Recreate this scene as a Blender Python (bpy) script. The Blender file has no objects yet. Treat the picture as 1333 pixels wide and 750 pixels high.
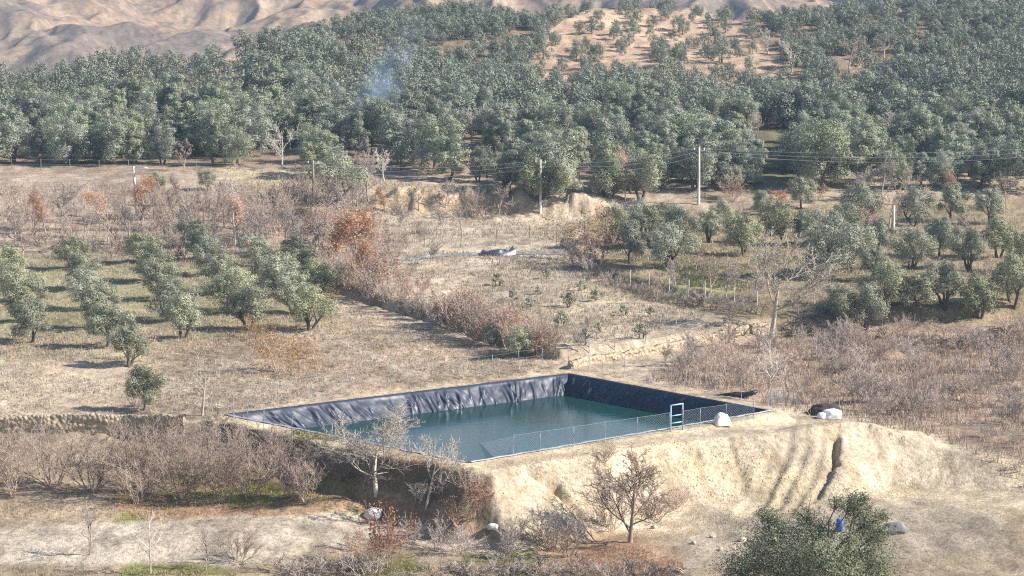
import bpy, math, random
import numpy as np
from mathutils import Vector

PI = math.pi
scene = bpy.context.scene
COL = scene.collection

# ------------------------------------------------------------------ camera
F = 3150.0                      # focal length in photo pixels (photo 1333 x 750)
CAMZ = 31.0
PITCH = math.atan(355.0 / F)
CP, SP = math.cos(PITCH), math.sin(PITCH)
cam = bpy.data.cameras.new('camera')
cam.sensor_width = 36.0
cam.lens = F / 1333.0 * 36.0
cam.clip_start = 1.0
cam.clip_end = 6000.0
camo = bpy.data.objects.new('camera', cam)
COL.objects.link(camo)
camo.location = (0, 0, CAMZ)
camo.rotation_euler = (PI / 2 - PITCH, 0, 0)
scene.camera = camo


def ray(px, py):
    a = (px - 666.5) / F
    b = (375.0 - py) / F
    return np.array([a, CP + b * SP, -SP + b * CP])


def onz(px, py, z):
    d = ray(px, py)
    t = (z - CAMZ) / d[2]
    return np.array([d[0] * t, d[1] * t])


def project(X, Y, Z):
    dy, dz = Y, Z - CAMZ
    fw = dy * CP - dz * SP
    up = dy * SP + dz * CP
    return 666.5 + F * X / fw, 375.0 - F * up / fw


# ------------------------------------------------------------------ noise
def _hash(ix, iy, seed):
    n = (ix.astype(np.int64) * 374761393 + iy.astype(np.int64) * 668265263 + seed * 144665) & 0x7fffffff
    n = ((n ^ (n >> 13)) * 1274126177) & 0x7fffffff
    n = n ^ (n >> 16)
    return (n & 0xffff) / 65535.0


def vnoise(x, y, seed=0):
    x0 = np.floor(x); y0 = np.floor(y)
    fx = x - x0; fy = y - y0
    fx = fx * fx * fx * (fx * (fx * 6 - 15) + 10); fy = fy * fy * fy * (fy * (fy * 6 - 15) + 10)
    a = _hash(x0, y0, seed); b = _hash(x0 + 1, y0, seed)
    c = _hash(x0, y0 + 1, seed); d = _hash(x0 + 1, y0 + 1, seed)
    return (a + (b - a) * fx) * (1 - fy) + (c + (d - c) * fx) * fy - 0.5


def fbm(x, y, seed=0, octv=4, gain=0.5):
    s = 0.0; a = 1.0
    for i in range(octv):
        s = s + a * vnoise(x * 2 ** i + 17.3 * i, y * 2 ** i - 9.1 * i, seed + i)
        a *= gain
    return s


def ss(x, a, b):
    t = np.clip((x - a) / (b - a), 0, 1)
    return t * t * (3 - 2 * t)


# ------------------------------------------------------------------ distances
def polydist(X, Y, pts, closed=False):
    """unsigned distance, nearest parameter (index+frac), and side (>0 = right of the walk direction)"""
    pts = np.asarray(pts, float)
    n = len(pts)
    best = np.full(np.shape(X), 1e18); par = np.zeros(np.shape(X)); side = np.zeros(np.shape(X))
    for i in range(n if closed else n - 1):
        a = pts[i]; b = pts[(i + 1) % n]
        e = b - a
        L2 = e @ e
        t0 = ((X - a[0]) * e[0] + (Y - a[1]) * e[1]) / L2
        t = np.clip(t0, 0, 1)
        dx = X - (a[0] + t * e[0]); dy = Y - (a[1] + t * e[1])
        d = dx * dx + dy * dy
        m = d < best
        best = np.where(m, d, best)
        par = np.where(m, i + t, par)
        cr = (X - a[0]) * e[1] - (Y - a[1]) * e[0]
        side = np.where(m, cr, side)
    return np.sqrt(best), par, side


def inpoly(X, Y, pts):
    r = np.zeros(np.shape(X), bool)
    n = len(pts)
    for i in range(n):
        x0, y0 = pts[i]; x1, y1 = pts[(i + 1) % n]
        if y0 == y1:
            continue
        c = (y0 > Y) != (y1 > Y)
        r ^= c & (X < (x1 - x0) * (Y - y0) / (y1 - y0) + x0)
    return r


def sdpoly(X, Y, pts):
    d, _, _ = polydist(X, Y, pts, True)
    return np.where(inpoly(X, Y, pts), d, -d)       # > 0 inside


# ------------------------------------------------------------------ terrain height
PROF = np.array([(0, -0.6), (120, -0.5), (185, -0.3), (209, 0), (225, .3), (250, 1.0), (280, 2.4), (304, 3.9), (313, 4.7),
                 (320, 6.0), (335, 8.2), (349, 9.5), (400, 14.6), (450, 20.6), (500, 27.4), (540, 33.0), (620, 46.0)])


def prof(Y):
    return np.interp(Y, PROF[:, 0], PROF[:, 1])


def onprof(px, py):
    z = 0.0
    for _ in range(40):
        p = onz(px, py, z)
        z = 0.5 * z + 0.5 * prof(p[1])
    return onz(px, py, z)


PL, PF_, PR, PN = onz(297, 540, 0), onz(740, 487, 0), onz(1001, 535, 0), onz(610, 602, 0)
POND = [PL, PF_, PR, PN]

# the brink between the upper land and the low ground towards the camera: (px, py, z, slope below it)
BRINK = [(-260, 548, -.6, 1.2), (167, 549, -.5, 1.3), (240, 553, -.3, 1.5), (286, 549, 0, 1.5), (440, 584, 0, 1.45), (612, 613, 0, 1.3), (640, 612, 0, .85),
         (700, 603, 0, .74), (830, 582, 0, .72), (930, 571, 0.05, .66), (1010, 566, .15, .50), (1050, 562, .2, .46), (1090, 556, .3, .60), (1130, 556, .15, .60),
         (1167, 568, -.5, .58), (1230, 584, -1.2, .5), (1330, 612, -2.2, .4), (1480, 640, -3.0, .3)]
BR = np.array([onz(a, b, c) for a, b, c, d in BRINK])
BRZ = np.array([c for a, b, c, d in BRINK]); BRS = np.array([d for a, b, c, d in BRINK])

LOWPTS = [(-100, 700, -3.2), (167, 700, -3.2), (300, 680, -3.1), (480, 685, -3.9), (620, 700, -4.6), (750, 693, -4.7), (880, 692, -4.2), (1000, 660, -3.4), (1100, 655, -3.3),
          (1250, 660, -3.4), (1400, 660, -3.5), (170, 600, -2.2), (300, 600, -2.0), (420, 650, -2.6), (0, 600, -2.2), (-100, 560, -1.6), (170, 562, -1.5), (1000, 748, -4.6),
          (700, 748, -5.2), (450, 748, -4.6), (170, 748, -4.0), (1333, 748, -4.4), (0, 748, -4.0), (666, 900, -6.5), (200, 900, -6), (1200, 900, -6), (230, 575, -1.7)]
LOW = np.array([[*onz(a, b, c), c] for a, b, c in LOWPTS])


def lowland(X, Y):
    num = 0.0; den = 0.0
    for x, y, z in LOW:
        w = 1.0 / ((X - x) ** 2 + (Y - y) ** 2 * 1.5 + 6.0) ** 1.6
        num = num + w * z; den = den + w
    return num / den


# ridge line of the wooded hill (photo pixels of the tree tops -> world)
CREST = [(-300, 110), (0, 106), (167, 92), (270, 88), (330, 62), (400, 36), (440, 20), (560, 8), (640, 14), (700, 22), (740, 14), (770, 2), (850, -2), (930, 8), (1040, 20), (1100, 8),
         (1167, -2), (1333, -10), (1700, -10)]
_py = np.arange(347, 620, 1.0)
_ppx = np.array([project(0, y, prof(y))[1] for y in _py])
CR_X, CR_Y, CR_Z = [], [], []
for cx, cy in CREST:
    yc = np.interp(-(cy + 13), -_ppx, _py)
    CR_X.append((cx - 666.5) / F * yc); CR_Y.append(yc); CR_Z.append(prof(yc))
CR_X, CR_Y, CR_Z = map(np.array, (CR_X, CR_Y, CR_Z))

FIELD2 = [onprof(*p) for p in [(392, 345), (425, 374), (560, 418), (700, 464), (730, 468), (800, 462), (900, 446), (1005, 424), (1500, 410)]] + [onprof(1500, 262), onprof(600, 262), onprof(420, 300)]
ORCH = [onprof(*p) for p in [(735, 333), (800, 375), (880, 395), (965, 408), (1500, 440)]] + [onprof(1500, 262), onprof(735, 262)]
BANKPX = [(470, 268), (560, 270), (640, 272), (700, 276)]


def H(X, Y, fine=True):
    X = np.asarray(X, float); Y = np.asarray(Y, float)
    z = prof(Y)
    # terraces stepping up to the right
    fade = 1 - ss(Y, 285, 318)
    d2 = sdpoly(X, Y, FIELD2)
    z = z + (ss(d2, -.5, .5) * 0.95) * fade
    d3 = sdpoly(X, Y, ORCH)
    z = z + (ss(d3, -.4, .6) * 0.75) * fade
    # low scrub land right of the pond, below the field wall
    sc = ss(X, 16, 26) * (1 - ss(d2, -2.0, .2)) * (1 - ss(Y, 250, 262))
    z = z - .7 * sc
    # eroded bank face and road terrace in the middle distance
    bk = ss(X, -22, -14) * (1 - ss(X, 8, 16))
    z = z + bk * (ss(Y, 316.5, 319.5) * 1.5 - ss(Y, 319.5, 336) * 1.5 - ss(Y, 300, 316) * 0.5 * (1 - ss(Y, 316, 320)))
    z = z + bk * ss(Y, 314, 318) * (1 - ss(Y, 325, 331)) * fbm(X / 1.4, Y / 3.0, 181, 3) * 1.1
    # hill and its far side
    yc = np.interp(X, CR_X, CR_Y); zc = np.interp(X, CR_X, CR_Z)
    hn = fbm(X / 45.0, Y / 45.0, 5, 3) * 4.0 * ss(Y, 352, 400)
    over = np.maximum(Y - yc, 0)
    z = np.where(Y > yc, zc - .20 * over - .0006 * over ** 2, z) + hn * (1 - .5 * ss(Y, yc - 30, yc))
    # mountains
    m = np.interp(Y, [0, 600, 760, 860, 950, 1100, 1250, 1450, 1800, 2300], [-60, -40, 2, 12, 20, 31, 44, 85, 262, 320])
    wx = X + 25 * fbm(X / 120, Y / 160, 31, 3); wy = Y + 25 * fbm(X / 110, Y / 140, 37, 3)
    rid = 1 - 2 * np.abs(fbm(wx / 130, wy / 280, 21, 4, .42)) * 1.9
    rid2 = 1 - 2 * np.abs(fbm(wx / 30, wy / 75, 23, 3)) * 1.5
    m = m + (rid - .45) * np.interp(Y, [700, 900, 1300, 2000], [9, 13, 20, 34]) + (rid2 - .4) * np.interp(Y, [700, 900, 1300], [1.6, 2.6, 4]) + (1 - 3 * np.abs(fbm(wx / 11, wy / 26, 27, 2))) * .5
    z = np.where(Y > 560, np.maximum(z, m), z)
    near = Y < 236
    if not near.any():
        return _fin(X, Y, z, fine, None)
    if near.all():
        zn = _near(X, Y, z)
        return _fin(X, Y, zn[0], fine, zn[1])
    di = np.full(X.shape, -99.0)
    zn = _near(X[near], Y[near], z[near])
    z = z.copy(); z[near] = zn[0]; di[near] = zn[1]
    return _fin(X, Y, z, fine, di)


def _near(X, Y, z):
    # low ground and the embankment
    dist, par, side = polydist(X, Y, BR)
    s = np.where(side > 0, dist, -dist)
    bz = np.interp(par, np.arange(len(BRZ)), BRZ); sl = np.interp(par, np.arange(len(BRS)), BRS)
    lo = lowland(X, Y)
    rough = fbm(X / 2.2, Y / 2.2, 41, 3) * .26
    face = bz - sl * (s + rough * ss(s, .3, 2.0) * (1 - ss(s, 5, 9))) - .15 * ss(s, 0, .6)
    up = np.where(s < 0, z + (bz - z) * (1 - ss(-s, 0, 7)), face)
    # platform right of the pond
    up = np.where(s < 0, up + (.25 * ss(X, 18, 22) * (1 - ss(X, 27, 33))) * (1 - ss(-s, 2, 6)), up)
    k = .35
    hh = np.clip(.5 + .5 * (up - lo) / k, 0, 1)
    z = np.where(s > 0, lo + (up - lo) * hh + k * hh * (1 - hh), up)
    # gullies on the front of the embankment
    onface = ss(s, .4, 1.2) * (1 - ss(s, 5.5, 8))
    for (gx, gy, hx, hy, w, dp) in GULLY:
        dg, _, _ = polydist(X + .25 * fbm(X * 1.2, Y * 1.2, 77, 2), Y + .25 * fbm(X * 1.3, Y * 1.3, 79, 2), [(gx, gy), (hx, hy)])
        z = z - dp * np.exp(-(dg / w) ** 2)
    # tyre ramp: shallow trough with ruts
    dr, pr, sr = polydist(X, Y, RAMP)
    rw = 1 - ss(dr, 1.6, 2.6)
    sd = np.where(sr > 0, dr, -dr)
    z = z - rw * (.42 + .10 * np.cos(sd * 5.5)) * ss(s, -1, 1.5) * (1 - ss(s, 8.5, 11))
    # pond pit
    di = sdpoly(X, Y, POND)
    nearp = 1 - ss(-di, .9, 2.2)
    z = np.where((di > -2.2), z + (0.0 - z) * nearp * np.where(s > 0, 0, 1), z)
    z = np.where(di > 0, -.35 - np.minimum(di * 2.2, 3.4), z)
    return z, di


def _fin(X, Y, z, fine, di):
    if di is None:
        di = np.full(X.shape, -99.0)
    if fine:
        q = fbm(X / 1.1, Y / 1.1, 51, 3) * .17 + fbm(X / 7, Y / 7, 57, 2) * .25 * ss(di, -30, -3) * 0 + fbm(X / 6, Y / 6, 61, 2) * .22 * (ss(-di, 3, 9))
        q = q * np.where(di > -1.2, .15, 1.0) * np.where((X > -3) & (X < 45) & (Y < 196), .5, 1.0)
        # plough ridges in the near field
        fr = inpoly(X, Y, FURROW)
        q = q + np.where(fr, .11 * np.sin((X * .60 + Y * .80) * 2 * PI / 1.5 + 1.2 * fbm(X / 5, Y / 5, 63, 2)), 0)
        z = z + q * (1 - ss(Y, 300, 420)) + fbm(X / 3, Y / 3, 67, 3) * .5 * ss(Y, 330, 400)
    return z


GULLY = []
RAMP = [(900.0, 0.0), (901.0, 0.0)]
FURROW = [onprof(*p) for p in [(180, 470), (430, 430), (640, 470), (730, 480), (290, 535), (180, 535)]]
def h1(x, y):
    return float(H(np.array([x]), np.array([y]))[0])


def at(px, py):
    """world point of the ground seen at a photo pixel"""
    d = ray(px, py)
    t = np.arange(140.0, 620.0, .5)
    X = d[0] * t; Y = d[1] * t; Z = CAMZ + d[2] * t
    g = Z - H(X, Y)
    i = np.argmax(g < 0)
    if not (g < 0).any():
        i = len(t) - 1
    i = max(i, 1)
    f = g[i - 1] / (g[i - 1] - g[i] + 1e-9)
    tt = t[i - 1] + .5 * min(max(f, 0), 1)
    return Vector((d[0] * tt, d[1] * tt, h1(d[0] * tt, d[1] * tt)))


_g, _r = [], []
for (a, b, za, c, d, zb, w, dp) in [(690, 610, -.5, 722, 632, -3.8, .30, .8), (722, 632, -.5, 757, 668, -3.8, .34, .8), (757, 668, -3.8, 774, 684, -4.2, .4, .3), (950, 573, -.2, 972, 640, -3.0, .3, .16), (1087, 566, -.3, 1085, 600, -1.5, .34, .6),
                                    (782, 640, -2.5, 800, 668, -3.9, .35, .4), (1085, 600, -1.5, 1052, 655, -3.1, .35, .3), (905, 590, -1., 925, 650, -3.3, .5, .12), (720, 618, -1, 712, 660, -3.5, .5, .12)]:
    p, q = at(a, b), at(c, d)
    _g.append((p.x, p.y, q.x, q.y, w, dp))
for q in [(1060, 545), (1052, 570), (1040, 605), (1020, 640), (1000, 664)]:
    p = at(*q); _r.append((p.x, p.y))
GULLY, RAMP = _g, _r


def pxm(y):
    return F / y         # photo pixels per metre at a distance


# ------------------------------------------------------------------ mesh helpers
def mesh_np(name, V, Q, mat=None, smooth=False, tri=False):
    me = bpy.data.meshes.new(name)
    V = np.ascontiguousarray(V, np.float32); Q = np.ascontiguousarray(Q, np.int32)
    k = Q.shape[1]
    me.vertices.add(len(V)); me.vertices.foreach_set('co', V.ravel())
    me.loops.add(Q.size); me.loops.foreach_set('vertex_index', Q.ravel())
    me.polygons.add(len(Q)); me.polygons.foreach_set('loop_start', np.arange(0, Q.size, k, dtype=np.int32))
    if smooth:
        me.polygons.foreach_set('use_smooth', np.ones(len(Q), bool))
    me.update(calc_edges=True)
    if mat:
        me.materials.append(mat)
    return me


def link(name, me, parent=None, loc=(0, 0, 0)):
    o = bpy.data.objects.new(name, me)
    COL.objects.link(o)
    o.location = loc
    if parent:
        o.parent = parent
    return o


def tag(o, label=None, cat=None, group=None, kind=None):
    if label: o['label'] = label
    if cat: o['category'] = cat
    if group: o['group'] = group
    if kind: o['kind'] = kind
    return o


def thing(name, label, cat, loc, group=None, rz=0.0):
    o = bpy.data.objects.new(name, None)
    o.empty_display_size = .3
    COL.objects.link(o)
    o.location = loc
    o.rotation_euler = (0, 0, rz)
    return tag(o, label, cat, group)


class MB:
    """collects quads"""
    def __init__(s):
        s.v = []; s.q = []; s.n = 0

    def add(s, V, Q):
        V = np.asarray(V, float); Q = np.asarray(Q, int)
        s.v.append(V); s.q.append(Q + s.n); s.n += len(V)

    def box(s, c, size, rz=0.0, taper=1.0):
        x, y, z = [k / 2 for k in size]
        P = np.array([(-x, -y, -z), (x, -y, -z), (x, y, -z), (-x, y, -z), (-x * taper, -y * taper, z), (x * taper, -y * taper, z), (x * taper, y * taper, z), (-x * taper, y * taper, z)])
        cs, sn = math.cos(rz), math.sin(rz)
        P = np.stack([P[:, 0] * cs - P[:, 1] * sn, P[:, 0] * sn + P[:, 1] * cs, P[:, 2]], 1) + np.array(c)
        s.add(P, [(0, 3, 2, 1), (4, 5, 6, 7), (0, 1, 5, 4), (1, 2, 6, 5), (2, 3, 7, 6), (3, 0, 4, 7)])

    def tube(s, pts, rad, k=6, cap=True):
        pts = np.asarray(pts, float); n = len(pts)
        rad = np.broadcast_to(np.asarray(rad, float), (n,))
        d = np.gradient(pts, axis=0)
        d /= np.linalg.norm(d, axis=1, keepdims=True) + 1e-9
        m = d.mean(0)
        ref = np.array([0, 0, 1.0]) if abs(m[2]) < .75 * (np.linalg.norm(m) + 1e-9) else np.array([1.0, .2, 0])
        u = np.cross(d, ref); u /= np.linalg.norm(u, axis=1, keepdims=True) + 1e-9
        w = np.cross(d, u)
        a = np.arange(k) * 2 * PI / k
        V = pts[:, None, :] + rad[:, None, None] * (np.cos(a)[None, :, None] * u[:, None, :] + np.sin(a)[None, :, None] * w[:, None, :])
        i = np.arange(n - 1)[:, None] * k; j = np.arange(k)[None, :]; j2 = (j + 1) % k
        Q = np.stack([i + j, i + j2, i + k + j2, i + k + j], -1).reshape(-1, 4)
        V = V.reshape(-1, 3)
        if cap and k == 4:
            Q = np.vstack([Q, [[3, 2, 1, 0]], [[(n - 1) * k + t for t in range(4)]]])
        elif cap and k in (6, 8):
            e = (n - 1) * k
            for b, o in ((0, 0), (e, 0)):
                Q = np.vstack([Q] + [[[b, b + t, b + t + 1, b + t + 2]] for t in range(1, k - 2, 2)])
        s.add(V, Q)

    def mesh(s, name, mat=None, smooth=False):
        return mesh_np(name, np.vstack(s.v), np.vstack(s.q), mat, smooth)


# ------------------------------------------------------------------ materials
def newmat(name):
    m = bpy.data.materials.new(name)
    m.use_nodes = True
    nt = m.node_tree
    b = nt.nodes['Principled BSDF']
    return m, nt, b


def N(nt, t, **kw):
    n = nt.nodes.new(t)
    for k, v in kw.items():
        setattr(n, k, v)
    return n


def mixrgb(nt, fac, a, b, mode='MIX'):
    n = N(nt, 'ShaderNodeMix', data_type='RGBA', blend_type=mode)
    for idx, v in ((0, fac), (6, a), (7, b)):
        if hasattr(v, 'is_linked') or isinstance(v, bpy.types.NodeSocket):
            nt.links.new(v, n.inputs[idx])
        elif isinstance(v, (int, float)):
            n.inputs[idx].default_value = v
        else:
            n.inputs[idx].default_value = (*v, 1)
    return n.outputs[2]


def noise_node(nt, scale, detail=4, rough=.6, vec=None):
    n = N(nt, 'ShaderNodeTexNoise')
    n.inputs['Scale'].default_value = scale
    n.inputs['Detail'].default_value = detail
    n.inputs['Roughness'].default_value = rough
    if vec is None:
        g = N(nt, 'ShaderNodeNewGeometry'); vec = g.outputs['Position']
    nt.links.new(vec, n.inputs['Vector'])
    return n.outputs['Fac']


def ramp(nt, fac, stops):
    r = N(nt, 'ShaderNodeValToRGB')
    nt.links.new(fac, r.inputs[0])
    cr = r.color_ramp
    while len(cr.elements) < len(stops):
        cr.elements.new(.5)
    for e, (p, c) in zip(cr.elements, stops):
        e.position = p
        e.color = (*c, 1) if len(c) == 3 else c
    return r.outputs[0]


def bump(nt, b, h, strength, dist):
    n = N(nt, 'ShaderNodeBump')
    n.inputs['Strength'].default_value = strength
    n.inputs['Distance'].default_value = dist
    nt.links.new(h, n.inputs['Height'])
    nt.links.new(n.outputs[0], b.inputs['Normal'])


def simple(name, c, rough=.7, var=.25, scale=3.0, spec=.2, metal=0.0, bmp=0.0):
    m, nt, b = newmat(name)
    f = noise_node(nt, scale)
    lo = [k * (1 - var) for k in c]; hi = [min(1, k * (1 + var)) for k in c]
    nt.links.new(ramp(nt, f, [(.3, lo), (.7, hi)]), b.inputs['Base Color'])
    b.inputs['Roughness'].default_value = rough
    b.inputs['Specular IOR Level'].default_value = spec
    b.inputs['Metallic'].default_value = metal
    if bmp:
        bump(nt, b, f, .8, bmp)
    return m


def leafmat(name, c0, c1, transl=.25, rough=.55, objvar=.25):
    m, nt, b = newmat(name)
    g = N(nt, 'ShaderNodeNewGeometry')
    oi = N(nt, 'ShaderNodeObjectInfo')
    col = ramp(nt, g.outputs['Random Per Island'], [(0.0, c0), (.75, [(a + b_) / 2 for a, b_ in zip(c0, c1)]), (1.0, c1)])
    v = N(nt, 'ShaderNodeMapRange')
    nt.links.new(oi.outputs['Random'], v.inputs[0])
    v.inputs[3].default_value = 1 - objvar; v.inputs[4].default_value = 1 + objvar
    hs = N(nt, 'ShaderNodeHueSaturation')
    nt.links.new(v.outputs[0], hs.inputs['Value']); nt.links.new(col, hs.inputs['Color'])
    v2 = N(nt, 'ShaderNodeMapRange')
    ad = N(nt, 'ShaderNodeMath', operation='FRACT')
    mu = N(nt, 'ShaderNodeMath', operation='MULTIPLY'); mu.inputs[1].default_value = 7.31
    nt.links.new(oi.outputs['Random'], mu.inputs[0]); nt.links.new(mu.outputs[0], ad.inputs[0]); nt.links.new(ad.outputs[0], v2.inputs[0])
    v2.inputs[3].default_value = .7; v2.inputs[4].default_value = 1.2
    nt.links.new(v2.outputs[0], hs.inputs['Saturation'])
    nt.links.new(hs.outputs[0], b.inputs['Base Color'])
    b.inputs['Roughness'].default_value = rough
    b.inputs['Specular IOR Level'].default_value = .15
    t = N(nt, 'ShaderNodeBsdfTranslucent')
    nt.links.new(hs.outputs[0], t.inputs[0])
    mx = N(nt, 'ShaderNodeMixShader'); mx.inputs[0].default_value = transl
    out = nt.nodes['Material Output']
    nt.links.new(b.outputs[0], mx.inputs[1]); nt.links.new(t.outputs[0], mx.inputs[2])
    nt.links.new(mx.outputs[0], out.inputs[0])
    return m


def barkmat(name, c, var=.3, objvar=.2):
    m, nt, b = newmat(name)
    f = noise_node(nt, 2.2, 3)
    col = ramp(nt, f, [(.3, [k * (1 - var) for k in c]), (.7, [k * (1 + var) for k in c])])
    oi = N(nt, 'ShaderNodeObjectInfo')
    v = N(nt, 'ShaderNodeMapRange')
    nt.links.new(oi.outputs['Random'], v.inputs[0])
    v.inputs[3].default_value = 1 - objvar; v.inputs[4].default_value = 1 + objvar
    hs = N(nt, 'ShaderNodeHueSaturation')
    nt.links.new(v.outputs[0], hs.inputs['Value']); nt.links.new(col, hs.inputs['Color'])
    nt.links.new(hs.outputs[0], b.inputs['Base Color'])
    b.inputs['Roughness'].default_value = .85
    b.inputs['Specular IOR Level'].default_value = .1
    return m


M = {}
M['olive_leaf'] = leafmat('olive_leaf', (.255, .262, .165), (.41, .405, .28), .10)
M['olive_far'] = leafmat('olive_leaf_forest', (.225, .245, .165), (.385, .395, .28), .08)
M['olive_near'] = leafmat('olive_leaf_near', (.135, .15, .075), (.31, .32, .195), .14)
M['orange_leaf'] = leafmat('orange_leaf', (.50, .29, .18), (.68, .46, .32), .3)
M['red_leaf'] = leafmat('red_leaf', (.34, .15, .085), (.50, .27, .17), .3)
M['yellow_leaf'] = leafmat('yellow_leaf', (.30, .17, .05), (.42, .27, .10), .3)
M['rust_leaf'] = leafmat('rust_leaf', (.36, .215, .145), (.54, .36, .26), .3)
M['trunk'] = barkmat('olive_bark', (.12, .10, .08))
M['bark_pale'] = barkmat('pale_bark', (.50, .44, .375), .25)
M['bark_grey'] = barkmat('grey_bark', (.36, .30, .265), .25)
M['bark_pink'] = barkmat('pinkish_twigs', (.41, .315, .255), .25)
M['bark_red'] = barkmat('reddish_twigs', (.44, .335, .265), .25)
M['bark_dark'] = barkmat('dark_bark', (.14, .115, .10), .25)
M['bark_umber'] = barkmat('umber_bark', (.27, .195, .155), .25)
M['bark_ash'] = barkmat('ash_bark', (.42, .37, .31), .25)
M['bark_white'] = barkmat('white_bark', (.47, .42, .36), .25)

# ------------------------------------------------------------------ plant generators
def skel(rng, stems, levels):
    """stems: list of (p, d, L, r); levels: dicts. returns polylines [(pts, rads, level)]"""
    out = []

    def grow(p, d, L, r, lv):
        P = levels[min(lv, len(levels) - 1)]
        n = P.get('seg', 4)
        pts = [p]; rr = [r]; ds = [d]
        for i in range(n):
            d = d + rng.normal(0, P.get('wig', .15), 3) + np.array([0, 0, P.get('up', .1)])
            d = d / np.linalg.norm(d)
            p = p + d * L / n
            pts.append(p); ds.append(d)
            rr.append(r * (1 - (1 - P.get('tip', .3)) * (i + 1) / n))
        out.append((np.array(pts), np.array(rr), lv))
        if lv + 1 < len(levels):
            C = levels[lv + 1]
            m = rng.randint(C['n'][0], C['n'][1] + 1)
            for j in range(m):
                f = C.get('start', .25) + (1 - C.get('start', .25)) * (j + rng.rand()) / m
                x = f * n; k = min(int(x), n - 1); g = x - k
                q = pts[k] + (pts[k + 1] - pts[k]) * g
                dd = ds[min(k + 1, n)]
                ang = math.radians(rng.uniform(*C['ang']))
                rv = rng.normal(0, 1, 3); rv -= dd * (rv @ dd); rv /= np.linalg.norm(rv) + 1e-9
                nd = dd * math.cos(ang) + rv * math.sin(ang)
                nd = nd * np.array([1, 1, C.get('zs', 1.0)])
                nd /= np.linalg.norm(nd)
                rad = max(C.get('rmin', .008), (rr[k] + (rr[k + 1] - rr[k]) * g) * C.get('rr', .6))
                grow(q, nd, L * rng.uniform(*C['len']) * (1 - .35 * f), rad, lv + 1)
    for s in stems:
        grow(np.array(s[0], float), np.array(s[1], float) / np.linalg.norm(s[1]), s[2], s[3], 0)
    return out


def skel_mesh(name, sk, mat, lv0=0, lv1=99):
    mb = MB()
    for pts, rr, lv in sk:
        if lv0 <= lv <= lv1:
            k = 8 if rr[0] > .12 else (5 if rr[0] > .04 else 3)
            mb.tube(pts, rr, k, cap=(k == 8))
    return mb.mesh(name, mat, True)


def leaves(rng, P, size, nrm=None, aspect=1.0, jit=.35):
    """quads at the points P"""
    n = len(P)
    if nrm is None:
        nrm = rng.normal(0, 1, (n, 3))
    nrm = nrm / (np.linalg.norm(nrm, axis=1, keepdims=True) + 1e-9)
    a = rng.normal(0, 1, (n, 3)); a -= nrm * (a * nrm).sum(1, keepdims=True); a /= np.linalg.norm(a, axis=1, keepdims=True) + 1e-9
    b = np.cross(nrm, a)
    s = size * rng.uniform(1 - jit, 1 + jit, (n, 1))
    a = a * s * .5; b = b * s * .5 * aspect
    # a pointed leaf / spray outline: a kite
    V = np.stack([P - a, P + b * .8 - a * .1, P + a, P - b * .8 + a * .1], 1).reshape(-1, 3)
    return V, np.arange(4 * n).reshape(-1, 4)


def clump_points(rng, cl, n, inner=.45, floor=None):
    """points in a set of blobs (cx,cy,cz,r, squash): mostly near their skins"""
    cl = np.asarray(cl, float)
    w = cl[:, 3] ** 2; w /= w.sum()
    idx = rng.choice(len(cl), n, p=w)
    d = rng.normal(0, 1, (n, 3)); d /= np.linalg.norm(d, axis=1, keepdims=True)
    r = inner + (1.12 - inner) * rng.rand(n, 1) ** .6
    lump = 1 + .28 * np.sin(d[:, :1] * 5.1 + idx[:, None] * 1.7) * np.sin(d[:, 1:2] * 4.3 + idx[:, None] * 2.9) + .15 * np.sin(d[:, 2:3] * 9 + idx[:, None])
    P = cl[idx, :3] + d * r * lump * cl[idx, 3:4] * np.array([1, 1, .88])
    nrm = d + rng.normal(0, .28, (n, 3)) + np.array([0, 0, .25])
    return P, nrm


def crown_clumps(rng, h, w, base, n, tall=False):
    """blobs filling an egg-shaped crown from z=base to z=h and of width w"""
    cl = []
    ch = h - base
    lop = rng.uniform(0, 6.28); ecc = rng.uniform(.05, .28)
    for i in range(n):
        t = (i + .5 * rng.rand() + .25) / n
        zz = base + ch * (.10 + .84 * t) + rng.normal(0, .03) * ch
        prof_r = (math.sin(PI * min(1, (t * .82 + .16))) ** .7) if not tall else (math.sin(PI * min(1, (t * .78 + .17))) ** .55)
        R = .5 * w * prof_r
        a = i * 2.399 + rng.uniform(-.7, .7)
        rr = R * rng.uniform(.42, 1.0) * (1 + ecc * math.cos(a - lop))
        cl.append((math.cos(a) * rr, math.sin(a) * rr, zz, (.5 * w) * rng.uniform(.24, .40) * (.75 + .35 * prof_r)))
    cl.append((0, 0, base + ch * .5, .24 * w))
    cl.append((0, 0, base + ch * .72, .18 * w))
    return cl


def olive_meshes(rng, h, w, base, nclump, nleaf, size, mat, tall=False, aspect=.7):
    cl = crown_clumps(rng, h, w, base, nclump, tall)
    P, nr = clump_points(rng, cl, nleaf)
    P[:, 2] = np.maximum(P[:, 2], base * .55 + rng.rand(len(P)) * .3)
    V, Q = leaves(rng, P, size, nr, aspect)
    crown = mesh_np('crown', V, Q, mat)
    st = []
    nst = rng.randint(1, 4)
    for i in range(nst):
        a = rng.uniform(0, 2 * PI)
        st.append(((.12 * math.cos(a) * (nst > 1), .12 * math.sin(a) * (nst > 1), -.25), (.28 * math.cos(a), .28 * math.sin(a), 1), h * .55, .045 * h * .55 + .04))
    sk = skel(rng, st, [dict(seg=4, wig=.13, up=.1, tip=.45), dict(n=(3, 5), ang=(25, 55), len=(.5, .8), start=.35, rr=.6, up=.15, wig=.18, seg=3)])
    trunk = skel_mesh('trunk', sk, M['trunk'])
    return trunk, crown


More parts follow.
